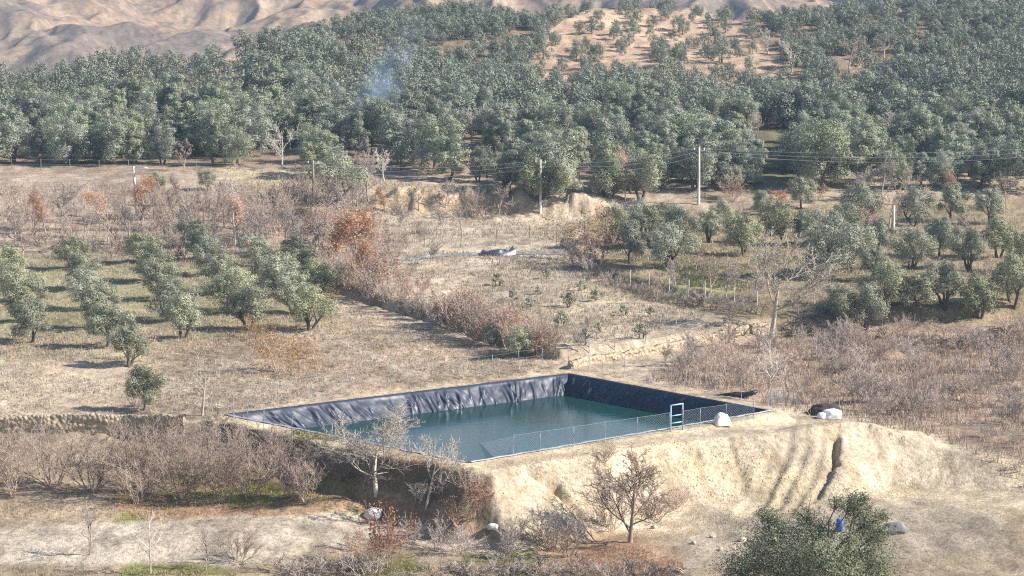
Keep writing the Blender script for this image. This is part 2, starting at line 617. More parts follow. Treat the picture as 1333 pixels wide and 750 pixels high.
def place(name, parts, p, label, cat, group, s=1.0, rz=0.0, sz=None):
    """a thing: an Empty at the base and one child per (partname, mesh)"""
    o = thing(name, label, cat, p, group, rz)
    o.scale = (s, s, s if sz is None else sz)
    for pn, me in parts:
        link(pn, me, o)
    return o


ONES = 'first second third fourth fifth sixth seventh eighth ninth tenth eleventh twelfth thirteenth fourteenth fifteenth sixteenth seventeenth eighteenth nineteenth'.split()
TENS = {2: 'twent', 3: 'thirt', 4: 'fort', 5: 'fift', 6: 'sixt', 7: 'sevent', 8: 'eight', 9: 'ninet'}


def ordi(n):
    if n < 20:
        return ONES[n - 1]
    t, u = divmod(n, 10)
    return TENS[t] + ('ieth' if u == 0 else 'y-' + ONES[u - 1])

# ------------------------------------------------------------------ terrain sheet
us = np.concatenate([np.arange(-.62, -.255, .012), np.arange(-.255, .2551, .00085), np.arange(.262, .63, .012)])
ys = np.concatenate([np.arange(40, 146, 6.0), np.arange(146, 222, .22), np.arange(222, 345, .42), np.arange(345, 560, 1.1), np.arange(560, 800, 8), np.arange(800, 1300, 2.6), np.arange(1300, 2301, 25)])
UU, YY = np.meshgrid(us, ys)
GX = UU * YY; GY = YY
GZ = H(GX, GY)
PXg, PYg = project(GX, GY, GZ)
nr_, nc_ = GX.shape


def pm(poly, soft=6.0, warp=10.0, sc=22.0, seed=3):
    """mask of a ground region outlined by photo pixels, with a ragged edge"""
    xs = np.array([p[0] for p in poly]); yy = np.array([p[1] for p in poly])
    m = (PXg > xs.min() - 40) & (PXg < xs.max() + 40) & (PYg > yy.min() - 40) & (PYg < yy.max() + 40) & (GY < 620)
    r = np.zeros(GX.shape)
    if m.any():
        x = GX[m]; y = GY[m]
        wx = warp * fbm(x / 4.0, y / 7.0, seed, 4); wy = .45 * warp * fbm(x / 4.0, y / 7.0, seed + 9, 4)
        r[m] = ss(sdpoly(PXg[m] + wx, (PYg[m] + wy), poly), -soft, soft)
    return r


col = np.zeros(GX.shape + (3,)); col[:] = (.42, .333, .24)
n1 = fbm(GX / 9, GY / 14, 101, 4)[..., None]
n2 = fbm(GX / 1.6, GY / 2.6, 103, 4)[..., None]


def lay(mask, c, k=1.0):
    global col
    col = col + (np.array(c) - col) * (mask[..., None] * k)


# hillside soils and mountains
far = ss(GY, 335, 352)
lay(far, (.27, .20, .14))
far2 = ss(GY, 560, 640)
lay(far2, (.29, .205, .14))
scr = ss(fbm(GX / 45, GY / 90, 107, 5) + .25 * fbm(GX / 5, GY / 9, 108, 3), .05, .28) * far2
lay(scr, (.17, .14, .12), .85)
lay(far2 * ss(fbm(GX / 5, GY / 14, 109, 4), .12, .32), (.19, .15, .12), .7)
lay(far2 * ss(-fbm(GX / 12, GY / 40, 110, 4), .12, .4), (.36, .27, .19), .6)
# regions
lay(pm([(-200, 215), (485, 225), (480, 300), (425, 372), (350, 345), (-200, 345)], 10, 20), (.37, .285, .215), .85)
lay(pm([(270, 219), (480, 226), (492, 246), (420, 252), (330, 246)], 3, 14), (.50, .40, .24))
lay(pm([(480, 236), (700, 250), (705, 282), (480, 275)], 4, 14), (.44, .335, .22))
lay(pm([(500, 280), (760, 282), (745, 325), (520, 332)], 4, 14), (.46, .38, .28))
lay(pm([(510, 335), (735, 325), (800, 380), (960, 412), (800, 462), (700, 462), (560, 405)], 5, 16), (.46, .385, .28))
lay(pm([(750, 290), (1500, 245), (1500, 425), (1000, 420), (880, 396), (800, 372)], 8, 18), (.27, .215, .13), .9)
lay(pm([(850, 365), (960, 368), (965, 404), (880, 392)], 8, 24), (.30, .28, .14), .9)
lay(pm([(835, 492), (930, 450), (1010, 436), (1500, 408), (1500, 640), (1500, 600), (1330, 596), (1240, 570), (1165, 550), (1110, 538), (1010, 526)], 4, 14), (.37, .27, .195))
lay(pm([(960, 170), (1035, 165), (1050, 245), (945, 250)], 8, 20), (.14, .13, .07), .9)  # dark green grass, with the clearing's shade put into the colour
bare = pm([(685, 150), (700, 55), (742, 5), (880, -5), (990, 35), (1010, 120), (940, 120), (900, 105), (800, 112), (740, 150)], 8, 30)
lay(bare, (.46, .33, .23))
lay(pm([(430, 60), (520, 70), (500, 110), (470, 110)], 14, 30), (.34, .25, .17), .7)
# olive rows at the left: slightly greener ground below
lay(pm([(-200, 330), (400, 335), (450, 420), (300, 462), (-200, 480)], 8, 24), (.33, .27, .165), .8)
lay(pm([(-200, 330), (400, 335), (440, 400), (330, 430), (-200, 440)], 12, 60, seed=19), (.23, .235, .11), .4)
lay(pm([(310, 430), (400, 440), (440, 480), (330, 490)], 10, 24), (.37, .24, .15), .8)
# low ground
s_d, s_p, s_s = polydist(GX, GY, BR)
TRACK = [(-200, 690), (300, 676), (440, 664), (500, 676), (570, 692), (690, 712), (640, 722), (470, 706), (330, 735), (-200, 738)]
low = ss(np.where(s_s > 0, s_d, -s_d), .1, 1.0)
lay(low, (.36, .28, .195))
lay(pm([(150, 645), (330, 655), (450, 625), (640, 690), (560, 702), (420, 672), (160, 685)], 5, 30), (.33, .215, .135), .85)
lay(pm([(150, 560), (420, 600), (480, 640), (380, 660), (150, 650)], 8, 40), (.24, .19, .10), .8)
for g in [[(240, 640), (420, 615), (450, 630), (300, 668)], [(150, 668), (200, 670), (190, 692), (150, 690)], [(430, 663), (480, 663), (470, 674), (440, 674)], [(600, 712), (700, 715), (720, 728), (600, 738)],
          [(167, 725), (260, 728), (330, 745), (167, 760)], [(430, 730), (520, 715), (560, 735), (450, 755)]]:
    lay(pm(g, 6, 34), (.19, .20, .06), .8)
lay(pm(TRACK, 4, 16), (.49, .415, .325))
lay(pm(TRACK, 4, 16) * ss(fbm(GX / 9, GY / .8, 171, 3), .05, .3), (.38, .31, .23), .7)
lay(pm([(700, 705), (800, 690), (880, 712), (890, 760), (740, 760)], 6, 34), (.36, .245, .16), .85)
lay(pm([(640, 745), (690, 735), (860, 735), (860, 800), (640, 800)], 6, 30), (.22, .17, .12), .8)
# dug sand
sand = pm([(612, 606), (800, 570), (1000, 528), (1110, 535), (1170, 556), (1240, 574), (1335, 602), (1400, 668), (1000, 665), (880, 692), (640, 690), (628, 640)], 4, 10)
lay(sand, (.53, .435, .318))
lay(pm([(1000, 660), (1030, 655), (1300, 655), (1300, 720), (890, 740), (870, 700)], 6, 26), (.40, .33, .25))
lay(pm([(285, 545), (470, 590), (612, 604), (640, 622), (640, 690), (560, 655), (430, 620), (300, 575)], 3, 8), (.20, .155, .105))  # darker soil of the left bank face, its shade painted in
di_ = sdpoly(GX, GY, POND)
rim = ss(-di_, -.6, 0) * (1 - ss(-di_ + 1.2 * fbm(GX / 2, GY / 2, 151, 3), 1.6, 2.4))
lay(rim, (.52, .42, .285))
# darker and paler patches on the embankment, wheel marks and wear on the ramp, painted gully shade
dr_, pr_, sr_ = polydist(GX, GY, RAMP)
sdr = np.where(sr_ > 0, dr_, -dr_)
rmp = (1 - ss(dr_, 1.5, 2.6)) * ss(sand, .2, .8)
lay(rmp, (.43, .36, .26), .9)
lay(rmp * ss(np.cos(sdr * 5.5 + .5 * fbm(GX / 6, GY / 6, 153, 1)), .0, .8), (.34, .28, .205), .9)
lay(sand * ss(fbm(GX / 1.3, GY / 1.6, 157, 4), .12, .4), (.43, .34, .22), .7)
lay(sand * ss(-fbm(GX / 4, GY / 4, 159, 3), .1, .35), (.60, .49, .32), .6)
for (gx, gy, hx, hy, w, dp) in GULLY:
    dg, _, _ = polydist(GX, GY, [(gx, gy), (hx, hy)])
    lay(np.exp(-(dg / (w * .8)) ** 2), (.36, .27, .17), .6)  # shade of the gully hollows darkened into the sand colour
# plough lines / mowing lines in the open fields
fld = pm([(180, 440), (440, 400), (640, 455), (735, 478), (290, 540), (180, 540)], 8, 10)
lay(fld * ss(np.sin((GX * .60 + GY * .80) * 2 * PI / 1.5 + 1.2 * fbm(GX / 5, GY / 5, 63, 2)), .2, .9), (.32, .235, .155), .65)
lay(fld * ss(fbm(GX / 6, GY / 2.0, 163, 4), .08, .35), (.35, .25, .17), .7)
for pth, w_ in (([(425, 432), (455, 450), (500, 474), (548, 492)], .55), ([(205, 495), (240, 517), (285, 540)], .30), ([(222, 492), (258, 514), (300, 534)], .30), ([(300, 470), (360, 500), (420, 512)], .3), ([(560, 430), (500, 470), (380, 500)], .35)):
    dpt, _, _ = polydist(GX, GY, [onprof(*q) for q in pth])
    lay(np.exp(-(dpt / w_) ** 2) * ss(fbm(GX / 1.5, GY / 1.5, 173, 2), -.4, .1), (.50, .42, .325), .75)
tilt = pm([(560, 345), (735, 335), (940, 412), (800, 460), (700, 455), (600, 400)], 8, 10)
lay(tilt * ss(np.sin((GX * .35 + GY * .94) * 2 * PI / 1.2 + 2.2 * fbm(GX / 6, GY / 6, 167, 3)), .3, .9), (.33, .25, .16), .75)
col = col * (1 + n1 * .35 + n2 * .45)
col = np.clip(col, .02, .8)

idx = np.arange(nr_ * nc_).reshape(nr_, nc_)
Q = np.stack([idx[:-1, :-1], idx[:-1, 1:], idx[1:, 1:], idx[1:, :-1]], -1).reshape(-1, 4)
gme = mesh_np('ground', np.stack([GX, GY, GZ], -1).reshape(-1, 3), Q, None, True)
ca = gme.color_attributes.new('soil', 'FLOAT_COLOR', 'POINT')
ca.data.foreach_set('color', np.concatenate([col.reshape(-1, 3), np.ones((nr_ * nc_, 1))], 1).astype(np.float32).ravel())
m, nt, b = newmat('soil')
at_ = N(nt, 'ShaderNodeVertexColor', layer_name='soil')
f1 = noise_node(nt, 2.6, 6, .7)
f2 = noise_node(nt, .5, 5, .65)
c1 = mixrgb(nt, 1.0, at_.outputs[0], ramp(nt, f1, [(.28, (.52, .50, .48)), (.5, (1, 1, 1)), (.72, (1.3, 1.28, 1.25))]), 'MULTIPLY')
c2 = mixrgb(nt, .6, c1, ramp(nt, f2, [(.3, (.72, .70, .68)), (.7, (1.2, 1.2, 1.2))]), 'MULTIPLY')
nt.links.new(c2, b.inputs['Base Color'])
b.inputs['Roughness'].default_value = .95
b.inputs['Specular IOR Level'].default_value = .05
bump(nt, b, f1, .9, .22)
gme.materials.append(m)
tag(link('ground', gme), kind='structure')

# ------------------------------------------------------------------ pond
Q4 = np.array(POND)


def inset(d):
    """pond corners moved inwards by d"""
    out = []
    for i in range(4):
        p0, p, p1 = Q4[i - 1], Q4[i], Q4[(i + 1) % 4]
        e0 = (p - p0) / np.linalg.norm(p - p0); e1 = (p1 - p) / np.linalg.norm(p1 - p)
        n0 = np.array([e0[1], -e0[0]]); n1_ = np.array([e1[1], -e1[0]])
        A = np.array([n0, n1_])
        out.append(np.linalg.solve(A, np.array([n0 @ p + d, n1_ @ p + d])))
    return np.array(out)


WATER_Z = -1.55
SL = 1.25     # liner slope: metres down per metre inward

m, nt, b = newmat('pond_liner')
f = noise_node(nt, 1.2, 4)
nt.links.new(ramp(nt, f, [(.3, (.026, .032, .052)), (.6, (.038, .045, .068)), (.8, (.070, .075, .090))]), b.inputs['Base Color'])
b.inputs['Roughness'].default_value = .42
b.inputs['Specular IOR Level'].default_value = .36
M['liner'] = m
M['liner_edge'] = simple('liner_edge', (.42, .41, .40), .6, .25, 2.0)

liner = thing('pond_liner', 'dark blue wrinkled plastic liner covering the banks of the square pond', 'pond liner', (0, 0, 0))
rgl = np.random.RandomState(5)
for i in range(4):
    A, B = Q4[i], Q4[(i + 1) % 4]
    L = np.linalg.norm(B - A)
    e = (B - A) / L; nin = np.array([e[1], -e[0]])
    ang_fix = 1.0
    nt_ = int(L / .07)
    t = np.linspace(0, L, nt_)
    v = np.concatenate([np.linspace(-.25, 0, 4), np.linspace(.12, 1.9, 26)])
    T, Vv = np.meshgrid(t, v)
    off = Vv
    # the side walls are mitred at the corners
    ca0 = inset(1.0)[i] - A; cb0 = inset(1.0)[(i + 1) % 4] - B
    sa = ca0 @ e; sb = cb0 @ e
    T2 = T / L * (L + off * (sb - sa)) + off * sa
    zz = np.where(off <= 0, .05 - .02 * (off < -.2), .05 - off * SL)
    fold = np.zeros(T.shape)
    dens = 2.6 if i == 0 else 3.4
    for k in range(int(L * dens)):
        c = rgl.uniform(0, L); lean = rgl.normal(.35 if i == 0 else -1.1, .55); w = rgl.uniform(.04, .15) if i == 0 else rgl.uniform(.035, .10); a = rgl.uniform(.03, .15) if i == 0 else rgl.uniform(.06, .2)
        l0 = rgl.uniform(-.2, .5); l1 = l0 + rgl.uniform(.5, 1.8)
        x = T - c - lean * off - .10 * np.sin(off * 3 + k)
        fold += a * np.exp(-(x / w) ** 2) * ss(off, l0, l0 + .3) * (1 - ss(off, l1, l1 + .4))
    fold += .09 * (fbm(T / 1.1, off / .8 + 7 * i, 300 + i, 3))
    fold *= ss(off, .02, .3)
    P2 = A[None, None, :] + e * T2[..., None] + nin * (off - 0 * fold)[..., None]
    nx = nin * .75
    P3 = np.concatenate([P2 + nx * fold[..., None], (zz + .6 * fold + .03 * fbm(T / .8, off, 310 + i, 2) * (off <= 0.05))[..., None]], -1)
    ii = np.arange(T.size).reshape(T.shape)
    Qs = np.stack([ii[:-1, :-1], ii[:-1, 1:], ii[1:, 1:], ii[1:, :-1]], -1).reshape(-1, 4)
    link('bank_sheet', mesh_np('bank_sheet', P3.reshape(-1, 3), Qs, M['liner'], True), liner)
    # pale anchored edge strip
    mb = MB()
    pts0 = []
    nn = int(L / .35)
    for k in range(nn + 1):
        q = A + e * (L * k / nn) - nin * (.28 + .10 * float(vnoise(np.array([k * .7]), np.array([i * 3.3]), 9)[0]))
        r = .09 + .09 * float(vnoise(np.array([k * .9]), np.array([i * 5.1]), 12)[0])
        pts0.append((q - nin * r, q + nin * r))
    Vs = np.array([[*p, .055 + .05 * (w_ == 1) + .015 * math.sin(k)] for k, pr in enumerate(pts0) for w_, p in enumerate(pr)])
    Qs = [(2 * k, 2 * k + 1, 2 * k + 3, 2 * k + 2) for k in range(nn)]
    mb.add(Vs, Qs)
    link('edge_strip', mb.mesh('edge_strip', M['liner_edge'], True), liner)
fl = inset(1.85)
link('floor_sheet', mesh_np('floor_sheet', [[*p, -2.25] for p in fl], [[0, 1, 2, 3]], M['liner']), liner)

m, nt, b = newmat('pond_water')
b.inputs['Base Color'].default_value = (.014, .054, .050, 1)
b.inputs['Roughness'].default_value = .06
b.inputs['IOR'].default_value = 1.33
b.inputs['Specular IOR Level'].default_value = .5
g = N(nt, 'ShaderNodeNewGeometry')
mp = N(nt, 'ShaderNodeMapping'); mp.inputs['Scale'].default_value = (1.1, 1.9, 1)
mp.inputs['Rotation'].default_value = (0, 0, .35)
nt.links.new(g.outputs['Position'], mp.inputs[0])
f = noise_node(nt, 1.6, 3, .55, mp.outputs[0])
bump(nt, b, f, .28, .04)
wq = inset(1.22)
mb = MB(); mb.add([[*p, WATER_Z] for p in wq], [(0, 3, 2, 1)])
wme = mb.mesh('water', m)
wo = tag(link('water', wme), kind='structure')

# ------------------------------------------------------------------ fences
M['steel'] = simple('galvanised_steel', (.22, .245, .28), .45, .2, 4, .5, .3)
M['steel_blue'] = simple('pale_blue_paint', (.33, .51, .66), .5, .12, 3, .4)
M['wire'] = simple('fence_wire', (.30, .36, .41), .5, .1, 2, .5)
M['concrete'] = simple('pale_concrete', (.56, .50, .44), .85, .2, 2)
M['wood'] = simple('weathered_wood', (.26, .21, .17), .85, .3, 3)
M['rust'] = simple('dark_post', (.12, .10, .09), .8, .3, 3)


def vpost(p, h, r, mat, parent, name='fence_post', k=6, lean=(0, 0)):
    mb = MB(); mb.tube([(0, 0, -.3), (lean[0] * h * .5, lean[1] * h * .5, h * .5), (lean[0] * h, lean[1] * h, h)], r, k)
    return link(name, mb.mesh(name, mat), parent, p)


def fence(name, label, pxs, h, r, post_mat, wires, wire_r=.009, step=None, mesh_step=None, group=None, cat='fence', leanr=.03, seed=1):
    """posts at photo pixels pxs (ground), strands between, optional diamond mesh"""
    rg = np.random.RandomState(seed)
    P = [at(*q) for q in pxs]
    if step:
        R = []
        for a, b_ in zip(P[:-1], P[1:]):
            n = max(1, round((b_ - a).length / step))
            for k in range(n):
                q = a.lerp(b_, k / n); q.z = h1(q.x, q.y); R.append(q)
        P = R + [P[-1]]
    o = thing(name, label, cat, P[0], group)
    tops = []
    for p in P:
        ln = rg.normal(0, leanr, 2); hh = h * rg.uniform(.92, 1.06)
        vpost(p - P[0], hh, r, post_mat, o, lean=ln)
        tops.append((p, hh, ln))
    if wires:
        for w in wires:
            mb = MB()
            for (a, ha, la), (b_, hb, lb) in zip(tops[:-1], tops[1:]):
                pa = np.array(a - P[0]) + np.array([la[0] * h * w, la[1] * h * w, h * w]); pb = np.array(b_ - P[0]) + np.array([lb[0] * h * w, lb[1] * h * w, h * w])
                mb.tube([pa, (pa + pb) / 2 - np.array([0, 0, .02]), pb], wire_r, 3)
            link('strand_wire', mb.mesh('strand_wire', M['wire']), o)
    if mesh_step:
        mb = MB()
        for a, b_ in zip(P[:-1], P[1:]):
            A = np.array(a - P[0]); B = np.array(b_ - P[0]); L = np.linalg.norm(B - A); e = (B - A) / L
            lo_, hi_ = .06, h * .95
            x = -hi_
            while x < L:
                for sgn in (1, -1):
                    x0, z0, x1, z1 = x, lo_, x + (hi_ - lo_), hi_
                    if x0 < 0: z0 += -x0; x0 = 0
                    if x1 > L: z1 -= (x1 - L); x1 = L
                    if x1 - x0 < .03: continue
                    if sgn < 0:
                        z0, z1 = hi_ + lo_ - z0, hi_ + lo_ - z1
                    mb.tube([A + e * x0 + [0, 0, z0], A + e * x1 + [0, 0, z1]], .0065, 3)
                x += mesh_step
        link('wire_mesh', mb.mesh('wire_mesh', M['wire']), o)
    return o


fence('chain_link_fence', 'pale chain-link fence on steel posts along the sandy front rim of the pond', [(613, 601), (668, 593), (703, 588), (747, 581.5), (788, 575), (830, 569), (872, 562)], 1.5, .028, M['steel'], (.97, .06), .010, mesh_step=.20, seed=3)
fence('chain_link_fence', 'short chain-link fence length between the blue gate and the pond corner beside the white sheet', [(889, 560), (911, 556), (945, 551), (981, 545.5)], 1.5, .028, M['steel'], (.97, .06), .010, mesh_step=.20, seed=4)
fence('chain_link_fence', 'pale stub of chain-link fence beside the brown scrub past the pond corner', [(1000, 529), (1020, 528), (1037, 530)], 1.4, .028, M['steel'], (.97, .5, .06), .008, mesh_step=.16, seed=5)
fence('wire_fence', 'thin steel posts with wire along the shadowed side rim of the pond', [(304, 550), (322, 557), (343, 562), (380, 573), (433, 583), (462, 590), (500, 597), (533, 601), (575, 606)], 1.7, .026, M['steel'], (.95, .5, .1), .007, seed=6)
fence('wire_fence', 'thin steel posts with wire between the ploughed field and the lit pond bank', [(276, 535), (322, 531), (362, 526), (405, 518), (452, 511), (508, 504), (562, 497), (603, 492), (640, 487), (676, 481), (706, 477)], 1.7, .026, M['steel'], (.95, .6, .3), .007, seed=7)
fence('wire_fence', 'thin steel posts with wire along the shaded pond bank beside the scrub', [(740, 480), (767, 482), (785, 485), (812, 491), (850, 500), (893, 508), (930, 514), (965, 519)], 1.7, .026, M['steel'], (.95, .6, .3), .007, seed=8)
fence('wire_fence', 'wire fence on pale posts along the top of the stone field wall', [(705, 466), (722, 464), (767, 460), (800, 456), (840, 448), (880, 437), (904, 431), (950, 422)], 1.6, .03, M['steel'], (.95, .6, .3), .008, seed=9)
fence('wire_fence', 'wire fence on white posts at the edge of the green orchard grass', [(820, 372), (845, 377), (871, 380), (896, 385), (918, 388), (956, 394), (985, 400)], 1.7, .05, M['concrete'], (.95, .5), .008, seed=10)
fence('wire_fence', 'low wire fence of many posts below the front of the forest above the orange trees', [(-60, 221), (167, 221), (300, 219), (385, 221)], 1.5, .05, M['wood'], (.95, .5), .012, step=4.2, seed=11)
fence('wire_fence', 'wire fence on thin dark posts behind the grey plastic strip', [(505, 322), (600, 322), (690, 318), (760, 314)], 2.2, .04, M['rust'], (.95, .5), .008, step=3.6, seed=12)

# the gate
gp = at(873, 562); gq = at(888.5, 559.5)
gt = thing('metal_gate', 'tall pale blue ladder-like gate frame standing open in the pond fence', 'gate', gp)
d = np.array(gq - gp); d[2] = 0; gw = np.linalg.norm(d); ge = d / gw
mb = MB()
gh = 1.95
for x in (0, gw):
    p = ge * x
    mb.box(p + [0, 0, gh / 2], (.07, .07, gh), math.atan2(ge[1], ge[0]))
for z in (gh + .04,):
    mb.box(ge * gw / 2 + [0, 0, z], (gw + .085, .085, .08), math.atan2(ge[1], ge[0]))
link('frame', mb.mesh('frame', M['steel_blue']), gt)
for z in (1.18, .62):
    mb = MB(); mb.box(ge * gw / 2 + [0, 0, z], (gw - .085, .06, .07), math.atan2(ge[1], ge[0]))
    link('crossbar', mb.mesh('crossbar', M['steel_blue']), gt)
M['gate_sheet'] = simple('blue_sheet', (.06, .11, .17), .5, .2, 3, .4)
mb = MB(); mb.box(ge * (gw - .12) + np.array([-ge[1], ge[0], 0]) * -.06 + [0, 0, 1.18], (.16, .03, .04), math.atan2(ge[1], ge[0]))
link('handle', mb.mesh('handle', M['steel']), gt)

# ------------------------------------------------------------------ lumps: sacks, heaps, boulders
def lump(name, size, mat, seed, n=28, rough=.18, flat=.0, freq=1.6, thr=None, cone=0.0):
    rg = np.random.RandomState(seed)
    th = np.linspace(0, PI, n); ph = np.linspace(0, 2 * PI, 2 * n + 1)[:-1]
    T, Pp = np.meshgrid(th, ph, indexing='ij')
    d = np.stack([np.sin(T) * np.cos(Pp), np.sin(T) * np.sin(Pp), np.cos(T)], -1)
    ox = rg.uniform(0, 50)
    r = 1 + rough * (vnoise(d[..., 0] * freq + ox, d[..., 1] * freq + d[..., 2] * 1.3 * freq, seed) + vnoise(d[..., 1] * freq * 2 + ox, d[..., 2] * freq * 2.2 - d[..., 0] * freq, seed + 1) * .6) * 2
    if thr:
        d = np.sign(d) * np.abs(d) ** thr
    P = d * r[..., None] * np.array(size) / 2
    P[..., :2] *= (1 - cone * P[..., 2] / size[2] * 2)[..., None]
    P[..., 2] = np.maximum(P[..., 2], -size[2] * .3)
    ii = np.arange(T.size).reshape(T.shape); i2 = np.roll(ii, -1, 1)
    Qs = np.stack([ii[:-1], ii[1:], i2[1:], i2[:-1]], -1).reshape(-1, 4)
    return mesh_np(name, P.reshape(-1, 3), Qs, mat, True)


M['white_cloth'] = simple('white_woven_plastic', (.78, .78, .77), .6, .08, 4, .3, 0, .03)
M['cream_cloth'] = simple('cream_sheet', (.72, .66, .58), .7, .10, 3, .2, 0, .03)
M['heap'] = simple('dark_soil', (.07, .058, .055), .9, .35, 3, .1, 0, .1)
M['white_rock'] = simple('white_rock', (.66, .64, .61), .8, .15, 2, .2, 0, .1)
M['grey_rock'] = simple('grey_rock', (.20, .19, .19), .85, .3, 2, .2, 0, .1)
M['pale_rock'] = simple('pale_rock', (.50, .43, .33), .85, .22, 2, .2, 0, .1)
M['black_plastic'] = simple('black_plastic', (.022, .022, .026), .45, .2, 3, .4)


def single(name, me, px, py, label, cat, rz=0, dz=0.0, group=None):
    p = at(px, py)
    o = link(name, me, None, (p.x, p.y, p.z + dz)); o.rotation_euler.z = rz
    return tag(o, label, cat, group)


single('white_sack', lump('white_sack', (1.55, 1.0, .95), M['white_cloth'], 11, rough=.12, thr=.8), 1083, 545, 'big bulging white sack lying in front of the dark soil heap', 'sack', .2, .28)
single('white_sack', lump('white_sack', (.75, .7, .62), M['white_cloth'], 12, rough=.14, thr=.8), 1070, 545, 'small knotted white sack beside the big white sack', 'sack', .7, .18)
single('soil_heap', lump('soil_heap', (2.5, 1.8, 1.7), M['heap'], 13, rough=.14, freq=2.2), 1074, 539, 'low heap of nearly black soil behind the white sacks', 'heap', 0, .0)
single('sheeted_block', lump('sheeted_block', (1.25, .9, 1.2), M['cream_cloth'], 15, rough=.10, thr=.62, cone=.35), 940, 553.5, 'cream sheet thrown over a block at the pond fence', 'covered block', .3, .35)
single('boulder', lump('boulder', (1.35, 1.1, .95), M['white_rock'], 17, rough=.13), 486, 674, 'white rounded boulder lying on the pale track below the pale bare tree', 'boulder', .4, .2)
single('boulder', lump('boulder', (1.8, 1.3, 1.1), M['grey_rock'], 18, rough=.16), 1163, 694, 'dark grey boulder beside the big green olive', 'boulder', .1, .2)
single('boulder', lump('boulder', (.8, .6, .5), M['white_rock'], 19, rough=.16), 642, 688, 'small white stone at the foot of the shadowed bank', 'boulder', .1, .1)
for i, (x, y, s) in enumerate([(928, 700, .5), (966, 704, .7), (903, 708, .45), (851, 688, .5), (938, 716, .4), (884, 745, .8)]):
    s *= .7
    single('boulder', lump('boulder', (s * 1.3, s, s * .8), M['pale_rock'], 30 + i, rough=.16), x, y, f'{["small pale", "larger pale", "low pale", "lone pale", "tiny pale", "broad pale"][i]} stone lying on the rutted ground below the sandy ramp', 'boulder', i, .08, 'stones below the ramp')
mb = MB(); mb.tube([(-1.7, .1, .12), (-.9, -.05, .16), (0, 0, .22), (.8, .1, .2), (1.3, -.1, .35), (1.75, 0, .5)], [.12, .2, .24, .22, .2, .12], 8)
single('plastic_roll', mb.mesh('plastic_roll', M['black_plastic'], True), 958, 517, 'long black roll of plastic left on the far pond rim', 'plastic roll', 0)
mb = MB(); mb.tube([(-.6, -.1, .05), (-.3, .1, .06), (.1, .2, .16), (.5, .05, .1), (.75, -.2, .04)], .06, 6)
single('hose', mb.mesh('hose', M['black_plastic'], True), 641, 597, 'short curved black hose lying on the sand beside the pond fence', 'hose', 0)

# blue drum behind the big olive
M['blue_plastic'] = simple('blue_plastic', (.05, .15, .42), .45, .15, 3, .4)
dp = at(1093, 692)
dr = thing('plastic_drum', 'blue plastic drum standing behind the big green olive', 'drum', dp, None)
dr.scale = (.8, .8, .85)
mb = MB()
zs = [0, .04, .3, .34, .38, .62, .66, .70, .92, .98]; rs = [.27, .30, .30, .325, .30, .30, .325, .30, .30, .26]
mb.tube([(0, 0, z) for z in zs], rs, 24, cap=False)
link('barrel', mb.mesh('barrel', M['blue_plastic'], True), dr)
mb = MB(); mb.tube([(0, 0, .97), (0, 0, 1.02), (0, 0, 1.021)], [.27, .27, .001], 24, cap=False)
link('lid', mb.mesh('lid', M['blue_plastic'], False), dr)

# ------------------------------------------------------------------ stone walls
def stone_wall(name, label, pxs, h, th, mat, seed, drop=.4):
    P = [np.array(at(*q)) for q in pxs]
    R = []
    for a, b_ in zip(P[:-1], P[1:]):
        n = max(2, int(np.linalg.norm(b_ - a) / .3))
        for k in range(n):
            R.append(a + (b_ - a) * k / n)
    R.append(P[-1]); R = np.array(R)
    d = np.gradient(R[:, :2], axis=0); d /= np.linalg.norm(d, axis=1, keepdims=True)
    nrm = np.stack([-d[:, 1], d[:, 0]], 1)
    sec = []
    prof_ = [(-.5, -drop)] + [(-.5, k * h / 6) for k in range(0, 6)] + [(-.42, h), (0, h * 1.04), (.42, h), (.5, h * .6), (.5, -drop)]
    for j, (w, z) in enumerate(prof_):
        q = np.zeros((len(R), 3))
        s_ = np.arange(len(R)) * .3
        bulge = .22 * fbm(s_ / .55, np.full(len(R), z * 3.0 + w), seed, 3)
        q[:, :2] = R[:, :2] + nrm * (w * th + bulge)[:, None]
        q[:, 2] = R[:, 2] + z + (.30 * fbm(s_ / 1.0, np.full(len(R), w), seed + 4, 3) if z > h * .8 else .05 * fbm(s_ / .5, np.full(len(R), z * 4), seed + 5, 2))
        sec.append(q)
    V = np.stack(sec, 1); n, k = V.shape[:2]
    ii = np.arange(n * k).reshape(n, k)
    Qs = np.stack([ii[:-1, :-1], ii[1:, :-1], ii[1:, 1:], ii[:-1, 1:]], -1).reshape(-1, 4)
    Qs = np.vstack([Qs] + [[[e_ * k, e_ * k + t, e_ * k + t + 1, e_ * k + t + 2]] for e_ in (0, n - 1) for t in range(1, k - 2, 2)])
    o = link(name, mesh_np(name, V.reshape(-1, 3), Qs, mat, False))
    return tag(o, label, 'wall')


m, nt, b = newmat('rubble_stone')
vo = N(nt, 'ShaderNodeTexVoronoi'); vo.inputs['Scale'].default_value = 3.2
g = N(nt, 'ShaderNodeNewGeometry'); nt.links.new(g.outputs['Position'], vo.inputs['Vector'])
cc = ramp(nt, vo.outputs['Distance'], [(0.0, (.50, .41, .29)), (.45, (.43, .35, .24)), (.8, (.30, .235, .165))])
cc = mixrgb(nt, .6, cc, ramp(nt, noise_node(nt, 4.0, 5), [(.3, (.6, .58, .55)), (.7, (1.25, 1.2, 1.15))]), 'MULTIPLY')
nt.links.new(cc, b.inputs['Base Color']); b.inputs['Roughness'].default_value = .9
bump(nt, b, vo.outputs['Distance'], 1.0, -.15)
M['rubble'] = m
stone_wall('stone_wall', 'pale rubble retaining wall below the near field at the end of the bare thicket', [(-200, 557), (0, 557), (167, 557), (215, 557), (241, 558)], 1.0, .5, M['rubble'], 71)
